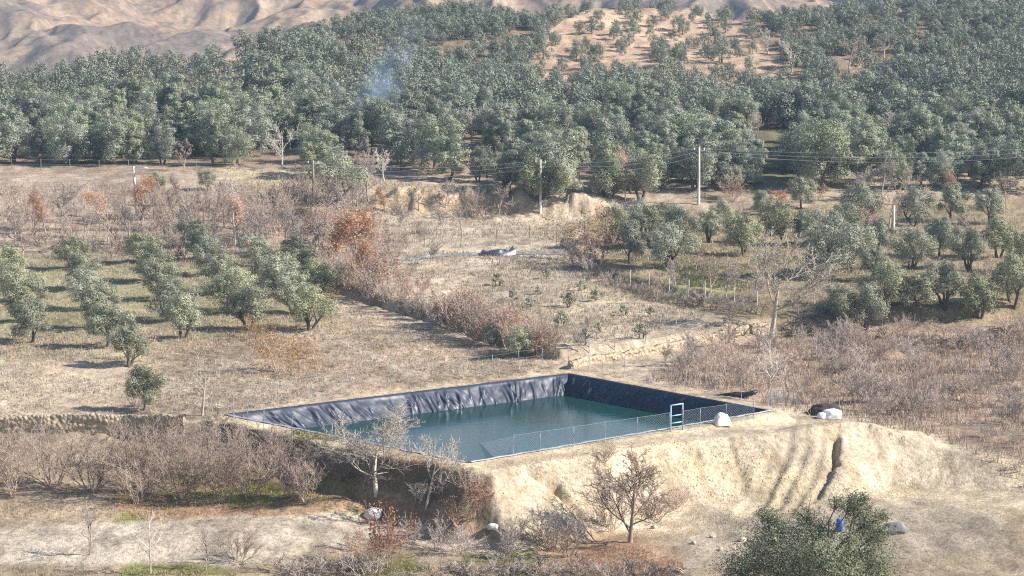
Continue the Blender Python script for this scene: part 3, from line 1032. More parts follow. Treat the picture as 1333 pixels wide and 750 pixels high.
stone_wall('stone_wall', 'low pale stone wall running uphill from the pond corner to the big white tree', [(742, 480), (775, 472), (810, 467), (850, 459), (895, 450), (935, 440), (970, 432), (1003, 426)], .6, .6, M['rubble'], 73)

# ------------------------------------------------------------------ utility poles and lines
def pole(px, py, top, label, mat, r=.16, lean=0.0, arm=True, lamp=False):
    p = at(px, py)
    h = (py - top) / pxm(p.y) * 1.01
    o = thing('utility_pole', label, 'utility pole', p, 'poles of the power line')
    mb = MB(); mb.tube([(0, 0, -.5), (lean * h * .5, 0, h * .5), (lean * h, 0, h)], [r, r * .85, r * .68], 8)
    link('pole', mb.mesh('pole', mat, True), o)
    if arm:
        mb = MB(); mb.box((lean * h, 0, h - .45), (1.5, .12, .12)); ca_ = link('crossarm', mb.mesh('crossarm', M['wood']), o)
        for x in (-.65, 0, .65):
            mb = MB(); mb.tube([(lean * h + x, 0, h - .40), (lean * h + x, 0, h - .28), (lean * h + x, 0, h - .15)], [.05, .07, .04], 6)
            link('insulator', mb.mesh('insulator', M['white_cloth']), ca_)
    if lamp:
        mb = MB(); mb.tube([(lean * h, 0, h - .3), (lean * h + .6, -.1, h - .05), (lean * h + 1.3, -.2, h - .1)], .045, 6); link('lamp_arm', mb.mesh('lamp_arm', M['steel']), o)
        mb = MB(); mb.box((lean * h + 1.55, -.22, h - .14), (.7, .3, .16), 0, .7); link('lamp_head', mb.mesh('lamp_head', M['white_cloth']), o)
    return p + Vector((lean * h, 0, h - .15))


pA = pole(909.5, 266, 192, 'slender pale concrete power pole standing alone before the forest edge', M['concrete'], .2)
pB = pole(703.5, 277, 208, 'pale concrete power pole on the terrace between the forest and the grey plastic strip', M['concrete'], .19)
pC = pole(408, 274, 209, 'weathered power pole among bare trees below the pale yellow bank', M['wood'], .2)
pD = pole(179, 286, 217, 'leaning pale power pole with a street lamp arm among orange trees', M['concrete'], .2, -.06, False, True)
pE = pole(1163, 300, 268, 'short pale concrete post between bare trees at the orchard edge', M['concrete'], .22, 0, False)
pF = at(1420, 262) + Vector((0, 0, 7.5)); pG = at(-90, 285) + Vector((0, 0, 7))
M['cable'] = simple('power_cable', (.30, .31, .33), .5, .1, 2)
cab = ['upper strand of the power line crossing before the forest', 'middle strand of the power line crossing before the forest', 'lowest strand of the power line crossing before the forest']
for k in range(3):
    mb = MB()
    ch = [pG, pD, pC, pB, pA, pF]
    for a, b_ in zip(ch[:-1], ch[1:]):
        off = Vector(((k - 1) * .65, 0, -.35 * k))
        pts = []
        for t in np.linspace(0, 1, 14):
            q = a.lerp(b_, t) + off; q.z -= 4 * t * (1 - t) * (.9 + .25 * k); pts.append(q)
        mb.tube(pts, .022, 3)
    tag(link('power_cable', mb.mesh('power_cable', M['cable'])), cab[k], 'cable', 'strands of the power line')

# ------------------------------------------------------------------ plastic strip in the middle distance
M['grey_plastic'] = simple('grey_plastic', (.22, .22, .23), .45, .7, 1.6, .4)
M['dark_plastic'] = simple('dark_plastic', (.05, .055, .075), .4, .3, 1.5, .5)


def strip(name, label, pxs, w, mat, seed, hump=.5):
    P = [np.array(at(*q)) for q in pxs]
    R = []
    for a, b_ in zip(P[:-1], P[1:]):
        n = max(2, int(np.linalg.norm(b_ - a) / .25))
        R += [a + (b_ - a) * k / n for k in range(n)]
    R = np.array(R + [P[-1]])
    d = np.gradient(R[:, :2], axis=0); d /= np.linalg.norm(d, axis=1, keepdims=True)
    nm = np.stack([-d[:, 1], d[:, 0]], 1)
    k = 14
    V = np.zeros((len(R), k, 3)); s_ = np.arange(len(R)) * .25
    for j in range(k):
        f = j / (k - 1) * 2 - 1
        wv = .5 * w * (1 + .35 * fbm(s_ / 3, np.full(len(R), 1. if f > 0 else 7.), seed, 3))
        q = R[:, :2] + nm * (f * wv)[:, None]
        V[:, j, :2] = q
        V[:, j, 2] = H(q[:, 0], q[:, 1]) + .06 + hump * (1 - f * f) * (.6 + .9 * np.abs(fbm(s_ / 2.2, np.full(len(R), f * 1.5), seed + 3, 3)) * 2)
    ii = np.arange(len(R) * k).reshape(len(R), k)
    Qs = np.stack([ii[:-1, :-1], ii[1:, :-1], ii[1:, 1:], ii[:-1, 1:]], -1).reshape(-1, 4)
    return tag(link(name, mesh_np(name, V.reshape(-1, 3), Qs, mat, True)), label, 'plastic sheet')


strip('plastic_sheet', 'long pale grey plastic sheet lying in folds along the edge of the upper field', [(502, 341), (540, 338), (580, 334), (622, 332), (655, 330)], 1.3, M['grey_plastic'], 81, .14)
strip('plastic_sheet', 'dark bunched plastic sheet between the pale grey sheet and the earth bank', [(628, 333), (648, 333), (668, 331)], 1.4, M['dark_plastic'], 83, .6)
strip('plastic_sheet', 'faded grey plastic sheet in the shade below the yellow-leaved tree', [(672, 331), (700, 330), (735, 330)], 2.3, M['grey_plastic'], 85, .1)

# ------------------------------------------------------------------ hut and bank on the ridge
hp = at(406, 26)
hut = thing('farm_hut', 'small white flat-roofed farm hut on the ridge behind the olive trees', 'hut', hp, None, .1)
M['white_wall'] = simple('white_wall', (.74, .70, .64), .85, .08, 1)
M['roof'] = simple('roof_slab', (.45, .41, .37), .85, .1, 1)
mb = MB(); mb.box((0, 0, 1.6), (6.2, 4, 3.6)); link('wall', mb.mesh('wall', M['white_wall']), hut)
mb = MB(); mb.box((0, 0, 3.5), (6.8, 4.6, .2)); link('roof', mb.mesh('roof', M['roof']), hut)
mb = MB(); mb.box((1.2, -2.02, 1.9), (.9, .06, .8)); link('window', mb.mesh('window', M['dark_plastic']), hut)
mb = MB(); mb.box((-1.4, -2.02, 1.5), (.9, .06, 2.0)); link('door', mb.mesh('door', M['gate_sheet']), hut)
stone_wall('stone_wall', 'dark broken earth wall running along the ridge above the forest', [(607, 9), (630, 12), (655, 17), (690, 22)], 1.5, .8, simple('earth_wall', (.23, .16, .11), .9, .35, 1.5), 75)

# ------------------------------------------------------------------ olive trees
R = np.random.RandomState(11)
OL = []
for i in range(5):
    h = 3.9; w = [3.6, 4.0, 3.3, 3.8, 3.5][i]
    OL.append((olive_meshes(np.random.RandomState(100 + i), h, w, .75, [13, 16, 12, 15, 11][i], 11000, .115, M['olive_leaf']), h))
TALL = []
for i in range(6):
    h = 6.4; w = [3.6, 4.4, 3.2, 5.0, 3.9, 4.6][i]
    TALL.append((olive_meshes(np.random.RandomState(200 + i), h, w, .45, [17, 20, 15, 22, 16, 24][i], 14000, .155, M['olive_far'], True), h))
SEED = []
for i in range(2):
    SEED.append((olive_meshes(np.random.RandomState(300 + i), 1.2, 1.1, .15, 6, 500, .13, M['olive_leaf']), 1.2))


def olive(lib, k, p, h, label, group, wide=1.0, rg=R, name='olive_tree', cat='olive tree'):
    (tr, cr), h0 = lib[k % len(lib)]
    s = h / h0
    return place(name, [('trunk', tr), ('crown', cr)], p, label, cat, group, s * wide, rg.uniform(0, 6.28), s)


n_ol = 0
# rows at the left of the near field: (base px, base py, height in px)
rows = {
    'the first orchard row at the field corner': [(239, 441, 58), (222, 418, 52), (207, 392, 50), (196, 366, 48), (186, 343, 40)],
    'the middle orchard row': [(324, 430, 56), (304, 408, 56), (288, 384, 52), (274, 360, 48), (262, 340, 44), (254, 322, 36)],
    'the olive row by the dry orange bush': [(404, 429, 55), (383, 409, 52), (362, 386, 52), (346, 366, 46), (334, 347, 40)],
    'the short row beside the hedge': [(414, 386, 44), (398, 364, 40), (386, 344, 36)],
    'the outer orchard row': [(140, 452, 58), (126, 428, 54), (113, 402, 50), (104, 378, 48), (96, 352, 40)],
    'the outermost orchard row': [(40, 446, 56), (28, 420, 54), (18, 394, 50), (10, 368, 46)],
}
sz = ['front', 'second', 'third', 'fourth', 'fifth', 'sixth']
for rn, L in rows.items():
    for i, (x, y, hp_) in enumerate(L):
        p = at(x, y)
        olive(OL, n_ol, p, hp_ / pxm(p.y) * 1.06, f'silvery olive, {sz[i]} from the field end of {rn}', 'olive trees in orchard rows', R.uniform(1.1, 1.3))
        n_ol += 1
solo = [
    (188, 534, 62, 'grey-green olive tree standing alone above the stone retaining wall'),
    (170, 478, 56, 'grey-green olive tree between the lone wall olive and the first orchard row'),
    (681, 467, 40, 'round pale olive tree at the pond end of the red hedge'),
    (642, 450, 28, 'small pale olive bush in the red hedge beside the end olive'),
    (572, 420, 22, 'low grey-green olive bush in front of the red hedge'),
    (528, 411, 20, 'tiny grey-green olive bush near the dark hedge bank'),
    (473, 316, 28, 'small dark olive tree among the bare orange trees'),
    (270, 248, 26, 'small olive tree below the forest fence beside a bare white tree'),
    (205, 250, 24, 'dusky small olive tree between two orange bushes'),
    (868, 349, 58, 'broad silver olive tree at the near edge of the orchard clump'),
    (822, 343, 58, 'broad silver olive tree beside the orange and yellow tree'),
    (846, 322, 54, 'silver olive tree in the heart of the orchard clump'),
    (884, 322, 50, 'tall silver olive tree behind the broad edge olive of the clump'),
    (800, 316, 46, 'silver olive tree at the uphill side of the yellow tree'),
    (832, 300, 40, 'small silver olive tree on top of the orchard clump'),
    (868, 300, 38, 'small silver olive tree crowning the clump below the tall pole'),
    (924, 316, 42, 'round olive tree just below the slender pale pole'),
    (967, 333, 52, 'round olive tree standing alone in the orchard between pole and white tree'),
    (938, 296, 34, 'small olive tree uphill of the round orchard olive'),
    (1012, 318, 55, 'dark olive tree behind the crown of the big white tree'),
    (1046, 318, 46, 'dark olive tree close beside the crown of the white tree'),
    (1078, 361, 84, 'tall dark olive tree with a bare trunk beyond the white tree'),
    (1110, 354, 58, 'olive tree leaning to a slim trunk beside the tall dark olive'),
    (1122, 298, 56, 'bushy dark olive tree near the short concrete post'),
    (1100, 318, 50, 'olive tree behind the slim leaning olive'),
    (1146, 330, 48, 'wide olive tree below the short concrete post'),
    (1140, 365, 44, 'olive tree behind the pale shrubby olives'),
    (1096, 421, 50, 'pale slender olive tree at the edge of the brown scrub'),
    (1127, 428, 56, 'pale slender olive tree with long trunk above the dark scrub bank'),
    (1152, 402, 58, 'large pale olive tree behind the two slender ones'),
    (1044, 272, 42, 'light olive tree by the rust coloured bush below the forest'),
    (990, 280, 32, 'little olive tree beside the rust coloured bush'),
    (960, 246, 30, 'young olive tree right at the forest edge past the pole'),
    (1070, 246, 88, 'very tall olive tree at the forest edge beside the dark clearing'),
    (700, 262, 60, 'pale full olive tree behind the terrace pole'),
    (735, 262, 56, 'pale full olive tree beside the one behind the terrace pole'),
    (662, 250, 52, 'pale olive tree on the eroded bank before the forest'),
    (835, 262, 60, 'pale olive tree beside the tall orange tree'),
    (795, 258, 52, 'pale olive tree on the forest side of the orange tree'),
    (440, 262, 60, 'dark olive tree beside the weathered pole'),
    (1190, 410, 56, 'olive tree on the scrub edge past the pale olives'), (1230, 400, 60, 'tall olive tree on the scrub edge past the pale olives'),
    (1275, 415, 58, 'olive tree before a gap in the far orchard'), (1320, 398, 62, 'large olive tree at the end of the scrub bank'),
    (1185, 350, 52, 'olive tree in the orchard beyond the short post'), (1225, 335, 54, 'bushy olive tree in the orchard beyond the short post'),
    (1262, 352, 55, 'round olive tree in the outer orchard'), (1300, 336, 52, 'dark olive tree in the outer orchard'), (1330, 355, 50, 'olive tree at the outer end of the orchard'),
    (1190, 295, 50, 'olive tree on the upper side of the outer orchard'), (1240, 288, 52, 'dense olive tree on the upper side of the outer orchard'), (1290, 292, 48, 'small olive tree on the upper side of the outer orchard'),
]
for x, y, hp_, lab in solo:
    p = at(x, y)
    olive(OL if hp_ < 70 else TALL, n_ol * 3, p, hp_ / pxm(p.y) * 1.05, lab, 'scattered olive trees', R.uniform(.95, 1.2))
    n_ol += 1
for i, (x, y) in enumerate([(655, 418), (740, 400), (702, 383), (730, 425), (668, 392), (758, 378), (776, 392), (648, 372), (690, 400), (780, 432), (720, 445), (835, 440), (760, 450), (812, 410), (712, 362), (846, 412)]):
    p = at(x, y)
    olive(SEED, i, p, R.uniform(.9, 1.7), 'knee-high green olive sapling planted in the dry upper field', 'olive saplings of the dry upper field', 1.1, R, 'olive_sapling', 'sapling')

# ------------------------------------------------------------------ hillside forest
EDGE = [(-300, 214), (167, 213), (385, 214), (400, 232), (480, 236), (520, 232), (640, 236), (690, 250), (760, 250), (850, 248), (960, 247), (1000, 232), (1050, 234), (1100, 240), (1167, 246), (1700, 246)]
EX, EY = [], []
for x, y in EDGE:
    p = at(x, y); EX.append(p.x); EY.append(p.y)
BARE = [(690, 140), (705, 60), (745, 12), (800, 0), (880, -5), (985, 35), (1005, 118), (940, 125), (900, 108), (800, 118), (740, 150)]
CLEAR = [[(988, 172), (1030, 170), (1036, 240), (1000, 246)], [(480, 205), (505, 205), (510, 232), (480, 232)], [(340, 196), (395, 196), (400, 218), (335, 218)]]
SPARSE = [[(150, 104), (270, 100), (335, 62), (352, 84), (305, 138), (150, 142)], [(560, 60), (700, 40), (690, 62), (560, 85)], [(360, 120), (520, 84), (520, 96), (370, 134)], [(430, 55), (520, 65), (500, 112), (440, 100)]]
fb = [(1032, 98, 40, 'large bare grey tree high on the wooded slope'), (1105, 92, 40, 'bare grey tree beside the large bare one high on the slope'), (1150, 80, 34, 'bare pinkish tree near the top of the wooded slope'), (985, 185, 36, 'bare pinkish tree over the dark forest clearing'), (550, 228, 34, 'pinkish bare tree before the forest above the eroded bank'),
      (470, 240, 40, 'pinkish bare tree beside the forest edge olives'), (500, 236, 36, 'greyish bare tree beside the forest edge olives'), (465, 215, 30, 'bare tree in the smoke at the forest edge'), (1155, 185, 36, 'bare tree in the forest above the cables'), (240, 222, 36, 'thin bare tree before the left forest fence'),
      (755, 245, 30, 'bare tree between pale olives and terrace'), (955, 258, 34, 'bare pinkish tree at the foot of the forest'), (1000, 70, 30, 'bare tree at the edge of the bare slope')]
rf = np.random.RandomState(77)
forest = []
row_off = 0.0
for k in range(60):
    step = 4.6 - .038 * min(k, 36)
    x = -95.0 + rf.rand() * 4
    while x < 125:
        sp = rf.uniform(3.0, 4.9) * (1 - .006 * min(k, 36))
        x += sp
        y = np.interp(x, EX, EY) + row_off + rf.normal(0, .9)
        yc = np.interp(x, CR_X, CR_Y)
        if y > yc + 26: continue
        z = h1(x, y); px, py = project(x, y, z)
        if not (-30 < px < 1363): continue
        pxa, pya = np.array([px]), np.array([py])
        if inpoly(pxa, pya, BARE)[0] and rf.rand() > .30: continue
        if any(inpoly(pxa, pya, c)[0] for c in CLEAR): continue
        if any(inpoly(pxa, pya, c)[0] for c in SPARSE) and rf.rand() > .16: continue
        if any(abs(px - q[0]) < 20 and -8 < py - q[1] < 30 for q in fb) or (abs(px - 614) < 24 and -8 < py - 190 < 34) or (abs(px - 406) < 26 and -6 < py - 26 < 24) or (abs(px - 367) < 26 and -8 < py - 218 < 30): continue
        g = fbm(np.array([x / 16]), np.array([y / 16]), 401, 2)[0]
        if g < -.20 and k > 0 and rf.rand() < .7: continue
        if k > 0 and rf.rand() < .06: continue
        h = (6.6 - .075 * min(k, 40)) * rf.uniform(.62, 1.28)
        if inpoly(pxa, pya, BARE)[0]: h *= .8
        forest.append((k, x, y, z, h, px, py))
    row_off += step
forest.sort(key=lambda t: (t[0], t[1]))
n_indiv = 300 - n_ol - 2
indiv = [t for t in forest if t[0] <= 30][:]
# the largest in the picture
order = sorted(range(len(forest)), key=lambda i: -forest[i][4] / forest[i][2] * (1.0 if 0 <= forest[i][5] <= 1333 else .3) * (1.3 - .02 * forest[i][0]))
pick = set(order[:n_indiv])
cnt = {}
rown = {}
for i, (k, x, y, z, h, px, py) in enumerate(forest):
    if i in pick:
        cnt[k] = cnt.get(k, 0) + 1
adj = ['dense', 'full', 'broad', 'shaggy', 'bushy', 'rounded']
mass = []
for i, (k, x, y, z, h, px, py) in enumerate(forest):
    if i in pick:
        rown[k] = rown.get(k, 0) + 1
        sz_ = 'very tall' if h > 7 else 'tall' if h > 5.8 else 'middling' if h > 4.8 else 'small'
        rowname = 'front forest row' if k == 0 else f'{ordi(k + 1)} forest row uphill'
        lab = f'{sz_} olive tree, {ordi(rown[k])} from the left in the {rowname}'
        olive(TALL if h > 4.4 else OL, i, Vector((x, y, z - .05)), h, lab, 'olive trees of the hillside forest', rf.uniform(.9, 1.25), rf)
    else:
        mass.append((x, y, z, h))
# everything smaller further up: one mass
libs = []
for i in range(6):
    rg = np.random.RandomState(500 + i)
    cl = crown_clumps(rg, 1.0, .95, .06, 12, i % 2 == 0)
    P, nr = clump_points(rg, cl, 1900, .45)
    V, Qd = leaves(rg, P, .054, nr, .75)
    tb = MB(); tb.tube([(0, 0, -.06), (.01, 0, .2), (.02, 0, .5)], [.035, .03, .015], 4)
    libs.append((V, Qd, np.vstack(tb.v), np.vstack(tb.q)))
Vs, Qs, Vt, Qt = [], [], [], []
nv = 0; nvt = 0
for j, (x, y, z, h) in enumerate(mass):
    V, Qd, TV, TQ = libs[j % 6]
    a = rf.uniform(0, 6.28); c, s_ = math.cos(a), math.sin(a)
    wd = h * rf.uniform(.85, 1.15)
    Rm = np.array([[c * wd, -s_ * wd, 0], [s_ * wd, c * wd, 0], [0, 0, h]])
    Vs.append(V @ Rm.T + [x, y, z - .1]); Qs.append(Qd + nv); nv += len(V)
    Vt.append(TV @ Rm.T + [x, y, z - .1]); Qt.append(TQ + nvt); nvt += len(TV)
fo = tag(link('far_olive_wood', mesh_np('far_olive_wood', np.vstack(Vs), np.vstack(Qs), M['olive_far'])), 'distant olive trees merging into one dark green wood on the upper hillside', 'wood', None, 'stuff')
link('trunks', mesh_np('trunks', np.vstack(Vt), np.vstack(Qt), M['trunk']), fo)['kind'] = 'stuff'
print('XX olives', n_ol, 'forest', len(forest), 'mass', len(mass))

# ------------------------------------------------------------------ bare and autumn trees
def shrub_lib(seed, n, h, nst, tilt, mat, l1=(5, 8), l2=(4, 6), r=.03, rmin=.011, leafmat_=None, nleaf=0, lsize=.1, lv3=None, wig=.14):
    out = []
    for i in range(n):
        rg = np.random.RandomState(seed + i)
        st = []
        for j in range(rg.randint(nst[0], nst[1] + 1)):
            a = rg.uniform(0, 6.28); t = math.radians(rg.uniform(*tilt))
            st.append(((.18 * math.cos(a), .18 * math.sin(a), -.1), (math.sin(t) * math.cos(a), math.sin(t) * math.sin(a), math.cos(t)), h * rg.uniform(.7, 1.0), r * rg.uniform(.7, 1.2)))
        lv = [dict(seg=6, wig=wig, up=.06, tip=.35), dict(n=l1, ang=(18, 50), len=(.35, .6), start=.2, rr=.62, up=.1, wig=.16, seg=4, rmin=rmin), dict(n=l2, ang=(20, 55), len=(.3, .55), start=.15, rr=.6, up=.1, wig=.2, seg=3, rmin=rmin)]
        if lv3: lv.append(dict(n=lv3, ang=(20, 60), len=(.35, .6), start=.2, rr=.7, up=.05, wig=.2, seg=2, rmin=rmin * .85))
        sk = skel(rg, st, lv)
        parts = [('branches', skel_mesh('branches', sk, mat))]
        if nleaf:
            tips = np.vstack([p[1:] for p, rr, l in sk if l >= 1])
            P = tips[rg.randint(0, len(tips), nleaf)] + rg.normal(0, .13, (nleaf, 3))
            V, Qd = leaves(rg, P, lsize, None, .7)
            parts.append(('leaves', mesh_np('leaves', V, Qd, leafmat_)))
        out.append((parts, h))
    return out


def tree_lib(seed, n, h, mat, trunk_h=.3, nlim=(4, 6), spread=(25, 55), l2=(5, 8), l3=(4, 6), l4=None, r=.12, rmin=.011, leafmat_=None, nleaf=0, lsize=.12, up=.12, zs=1.0, nst=1):
    out = []
    for i in range(n):
        rg = np.random.RandomState(seed + i)
        st = [((0, 0, -.3), (rg.normal(0, .06), rg.normal(0, .06), 1), h * .62, r)]
        for q in range(nst - 1):
            st.append(((.15 * (q + 1), .1 * q, -.3), (rg.normal(0, .22), rg.normal(0, .2), 1), h * .55, r * .7))
        lv = [dict(seg=7, wig=.07, up=.08, tip=.35), dict(n=nlim, ang=spread, len=(.55, .85), start=trunk_h / .62, rr=.62, up=up, wig=.14, seg=6, tip=.3, zs=zs),
              dict(n=l2, ang=(22, 55), len=(.35, .6), start=.22, rr=.6, up=.1, wig=.18, seg=4, rmin=rmin), dict(n=l3, ang=(20, 60), len=(.35, .6), start=.15, rr=.65, up=.08, wig=.2, seg=3, rmin=rmin)]
        if l4: lv.append(dict(n=l4, ang=(20, 60), len=(.4, .65), start=.15, rr=.7, up=.06, wig=.22, seg=2, rmin=rmin * .85))
        sk = skel(rg, st, lv)
        parts = [('trunk', skel_mesh('trunk', sk, mat, 0, 0)), ('branches', skel_mesh('branches', sk, mat, 1))]
        if nleaf:
            tips = np.vstack([p[1:] for p, rr, l in sk if l >= 2])
            P = tips[rg.randint(0, len(tips), nleaf)] + rg.normal(0, .14, (nleaf, 3))
            V, Qd = leaves(rg, P, lsize, None, .7)
            parts.append(('leaves', mesh_np('leaves', V, Qd, leafmat_)))
        zmax = max(p[:, 2].max() for p, rr, l in sk)
        out.append((parts, zmax))
    return out


BIG = shrub_lib(600, 4, 3.6, (8, 12), (8, 48), M['bark_pink'], (7, 9), (5, 7), .035, .013, lv3=(2, 3))
SCRUB = shrub_lib(620, 5, 2.0, (6, 10), (8, 45), M['bark_red'], (7, 10), (5, 7), .020, .014)
SCRUBG = shrub_lib(640, 3, 2.0, (6, 10), (8, 50), M['bark_grey'], (7, 10), (5, 7), .020, .014)
MOUND = shrub_lib(660, 3, 1.2, (12, 16), (30, 80), M['bark_grey'], (5, 7), (3, 5), .016, .009, wig=.3)
DARKM = shrub_lib(670, 2, 1.3, (12, 16), (20, 75), M['bark_dark'], (5, 7), (4, 6), .016, .011, wig=.3)
MIDB = tree_lib(700, 4, 5.0, M['bark_grey'], .18, (6, 9), (25, 50), (7, 9), (5, 7), (2, 3), .09, .021)
MIDP = tree_lib(710, 3, 5.0, M['bark_pink'], .15, (6, 9), (25, 55), (7, 9), (5, 7), (2, 3), .08, .021)
WHITET = tree_lib(720, 3, 6.0, M['bark_pale'], .2, (6, 8), (30, 60), (6, 8), (4, 6), (2, 3), .12, .026)
ORANGE = tree_lib(730, 3, 5.0, M['bark_grey'], .14, (7, 9), (15, 40), (5, 7), (3, 5), None, .09, .012, M['orange_leaf'], 2600, .115)
RUST = shrub_lib(740, 3, 2.4, (7, 10), (8, 45), M['bark_red'], (5, 7), (3, 5), .022, .010, M['rust_leaf'], 650, .13)
REDL = shrub_lib(750, 2, 2.6, (6, 9), (8, 40), M['bark_red'], (5, 7), (3, 5), .022, .010, M['red_leaf'], 900, .14)
YELL = shrub_lib(760, 2, 3.0, (7, 10), (5, 45), M['bark_pink'], (5, 7), (4, 6), .025, .010, M['yellow_leaf'], 1100, .13)
rb = np.random.RandomState(9)


def plant(lib, k, px, py, hpx, label, name, cat, group, wide=1.0, rz=None, p=None):
    p = at(px, py) if p is None else p
    parts, h0 = lib[k % len(lib)]
    s = hpx / pxm(p.y) / h0
    return place(name, parts, p, label, cat, group, s * wide, rb.uniform(0, 6.28) if rz is None else rz, s)


# ---- hero trees, each its own skeleton
def hero(seed, px, py, hpx, mat, label, name='bare_tree', group=None, lean=(0, 0), trunk=.25, limbs=(5, 6), spread=(35, 65), r=.2, l2=(8, 10), l3=(6, 8), l4=(4, 5), rmin=.013, llen=(.65, .95), wide=1.0, up=.10, zs=.8, tip=.35, nst=1, rz=0.0, cat='bare tree'):
    p = at(px, py)
    r *= .68
    h = hpx / pxm(p.y)
    rg = np.random.RandomState(seed)
    st = [((0, 0, -.4), (lean[0], lean[1], 1), h * .62, r)]
    for q in range(nst - 1):
        a = rg.uniform(0, 6.28)
        st.append(((.2 * math.cos(a), .2 * math.sin(a), -.3), (.3 * math.cos(a), .3 * math.sin(a), 1), h * .58, r * .75))
    lv = [dict(seg=7, wig=.05, up=.06, tip=tip), dict(n=limbs, ang=spread, len=llen, start=trunk / .62, rr=.52, up=up, wig=.16, seg=7, tip=.3, zs=zs, rmin=.03),
          dict(n=l2, ang=(22, 55), len=(.42, .68), start=.2, rr=.55, up=.1, wig=.2, seg=4, rmin=rmin * 1.4), dict(n=l3, ang=(20, 60), len=(.35, .6), start=.12, rr=.6, up=.1, wig=.22, seg=3, rmin=rmin * 1.1), dict(n=l4, ang=(20, 60), len=(.45, .7), start=.12, rr=.7, up=.08, wig=.24, seg=2, rmin=rmin)]
    sk = skel(rg, st, lv)
    zmax = max(q[:, 2].max() for q, rr, l in sk)
    o = thing(name, label, cat, p, group, rz)
    s = h / zmax
    o.scale = (s * wide, s * wide, s)
    link('trunk', skel_mesh('trunk', sk, mat, 0, 0), o)
    link('branches', skel_mesh('branches', sk, mat, 1), o)
    return o


hero(801, 491, 642, 124, M['bark_pale'], 'wide bare white-barked tree growing below the shadowed pond bank', trunk=.17, limbs=(8, 9), spread=(38, 80), r=.22, wide=1.65, zs=.75, llen=(1.0, 1.4), l2=(9, 11), l3=(7, 9))
hero(802, 553, 662, 106, M['bark_pale'], 'smaller bare pale tree with upright twigs before the water corner', trunk=.3, limbs=(4, 5), spread=(25, 55), r=.15, lean=(.12, 0))
hero(803, 821, 706, 132, M['bark_umber'], 'round bare pinkish tree with dark trunk before the sandy embankment', trunk=.13, limbs=(10, 12), spread=(25, 75), r=.22, llen=(.8, 1.1), l2=(9, 11), l3=(7, 9), wide=1.3, zs=1.0, up=.12, rmin=.013)
hero(804, 1005, 441, 150, M['bark_ash'], 'big bare pale tree towering over the stone wall and the scrub', trunk=.30, limbs=(7, 8), spread=(25, 65), r=.34, l2=(7, 9), l3=(5, 6), rmin=.026, wide=1.35, zs=.9, llen=(.9, 1.25))
hero(805, 262, 541, 82, M['bark_white'], 'leaning bare white tree above the shadowed pond corner', trunk=.3, limbs=(5, 6), spread=(30, 60), r=.13, lean=(.14, 0), l2=(4, 6), l3=(3, 4), l4=(1, 2), rmin=.013)
hero(806, 1003, 525, 86, M['bark_pale'], 'slim bare pale tree rising from the brown scrub by the fence stub', trunk=.2, limbs=(6, 8), spread=(25, 60), r=.10, l2=(5, 7), l3=(4, 5), l4=(2, 3), rmin=.011)
hero(807, 306, 322, 112, M['bark_white'], 'tall thin bare white tree with a high crown among orange bushes', trunk=.50, limbs=(5, 6), spread=(30, 60), r=.2, l2=(5, 7), l3=(3, 5), l4=(2, 3), rmin=.016)
hero(808, 367, 218, 62, M['bark_pale'], 'broad bare white tree standing before the forest above the yellow bank', trunk=.15, limbs=(7, 8), spread=(25, 60), r=.18, l2=(6, 8), l3=(4, 6), l4=(2, 3), rmin=.02)
hero(809, 614, 190, 54, M['bark_pale'], 'bare white tree rising among the forest olives above the eroded bank', trunk=.25, limbs=(6, 8), spread=(25, 60), r=.18, l2=(6, 8), l3=(4, 6), l4=(2, 3), rmin=.022)
hero(810, 196, 748, 88, M['bark_pale'], 'slim bare sapling tree at the near edge of the pale track', trunk=.3, limbs=(6, 8), spread=(20, 45), r=.09, l2=(4, 6), l3=(3, 4), l4=(1, 2), rmin=.010)
hero(811, 268, 742, 62, M['bark_grey'], 'thin bare sapling with upright twigs on the near side of the pale track', trunk=.2, limbs=(6, 8), spread=(15, 40), r=.05, l2=(4, 5), l3=(2, 4), l4=(1, 2), rmin=.010)
hero(812, 116, 722, 70, M['bark_grey'], 'spindly bare sapling at the track past the near thicket', trunk=.2, limbs=(6, 8), spread=(15, 40), r=.06, l2=(4, 5), l3=(3, 4), l4=(1, 2), rmin=.010)

# ---- thickets of the near low ground
names_big = ['densest', 'tallest', 'widest', 'ragged', 'leaning', 'open', 'rounded', 'paler', 'twiggy', 'low', 'forked', 'spreading', 'slender', 'dusky', 'crowded', 'lopsided', 'upright', 'drooping']
bigs = [(196, 640, 88), (236, 650, 84), (290, 655, 88), (268, 630, 80), (325, 648, 82), (384, 650, 74), (400, 655, 60), (350, 622, 70), (215, 606, 62), (300, 608, 60), (175, 612, 60), (180, 655, 60), 
        (120, 640, 84), (70, 632, 80), (20, 645, 86), (-20, 630, 80)]
for i, (x, y, h) in enumerate(bigs):
    plant(BIG, i, x, y, h, f'{names_big[i]} bare many-stemmed shrub in the near thicket between track and stone wall', 'bare_shrub', 'shrub', 'bare shrubs of the near thicket', rb.uniform(1.05, 1.35))
bank = sorted([(452, 606, 34), (470, 625, 36), (508, 622, 42), (530, 640, 46), (575, 640, 44), (590, 660, 50), (560, 615, 34), (610, 640, 44), (440, 622, 40), (470, 600, 26), (545, 655, 40), (640, 662, 34), (390, 592, 36), (350, 577, 32), (318, 566, 30), (284, 553, 30)])[::2]
for i, (x, y, h) in enumerate(bank):
    plant(SCRUBG if i % 2 else DARKM, i, x, y, h * .72, f'grey leafless bush, {ordi(i + 1)} from the left along the shadowed pond bank', 'bare_shrub', 'shrub', 'bushes on the shadowed pond bank', 1.3)
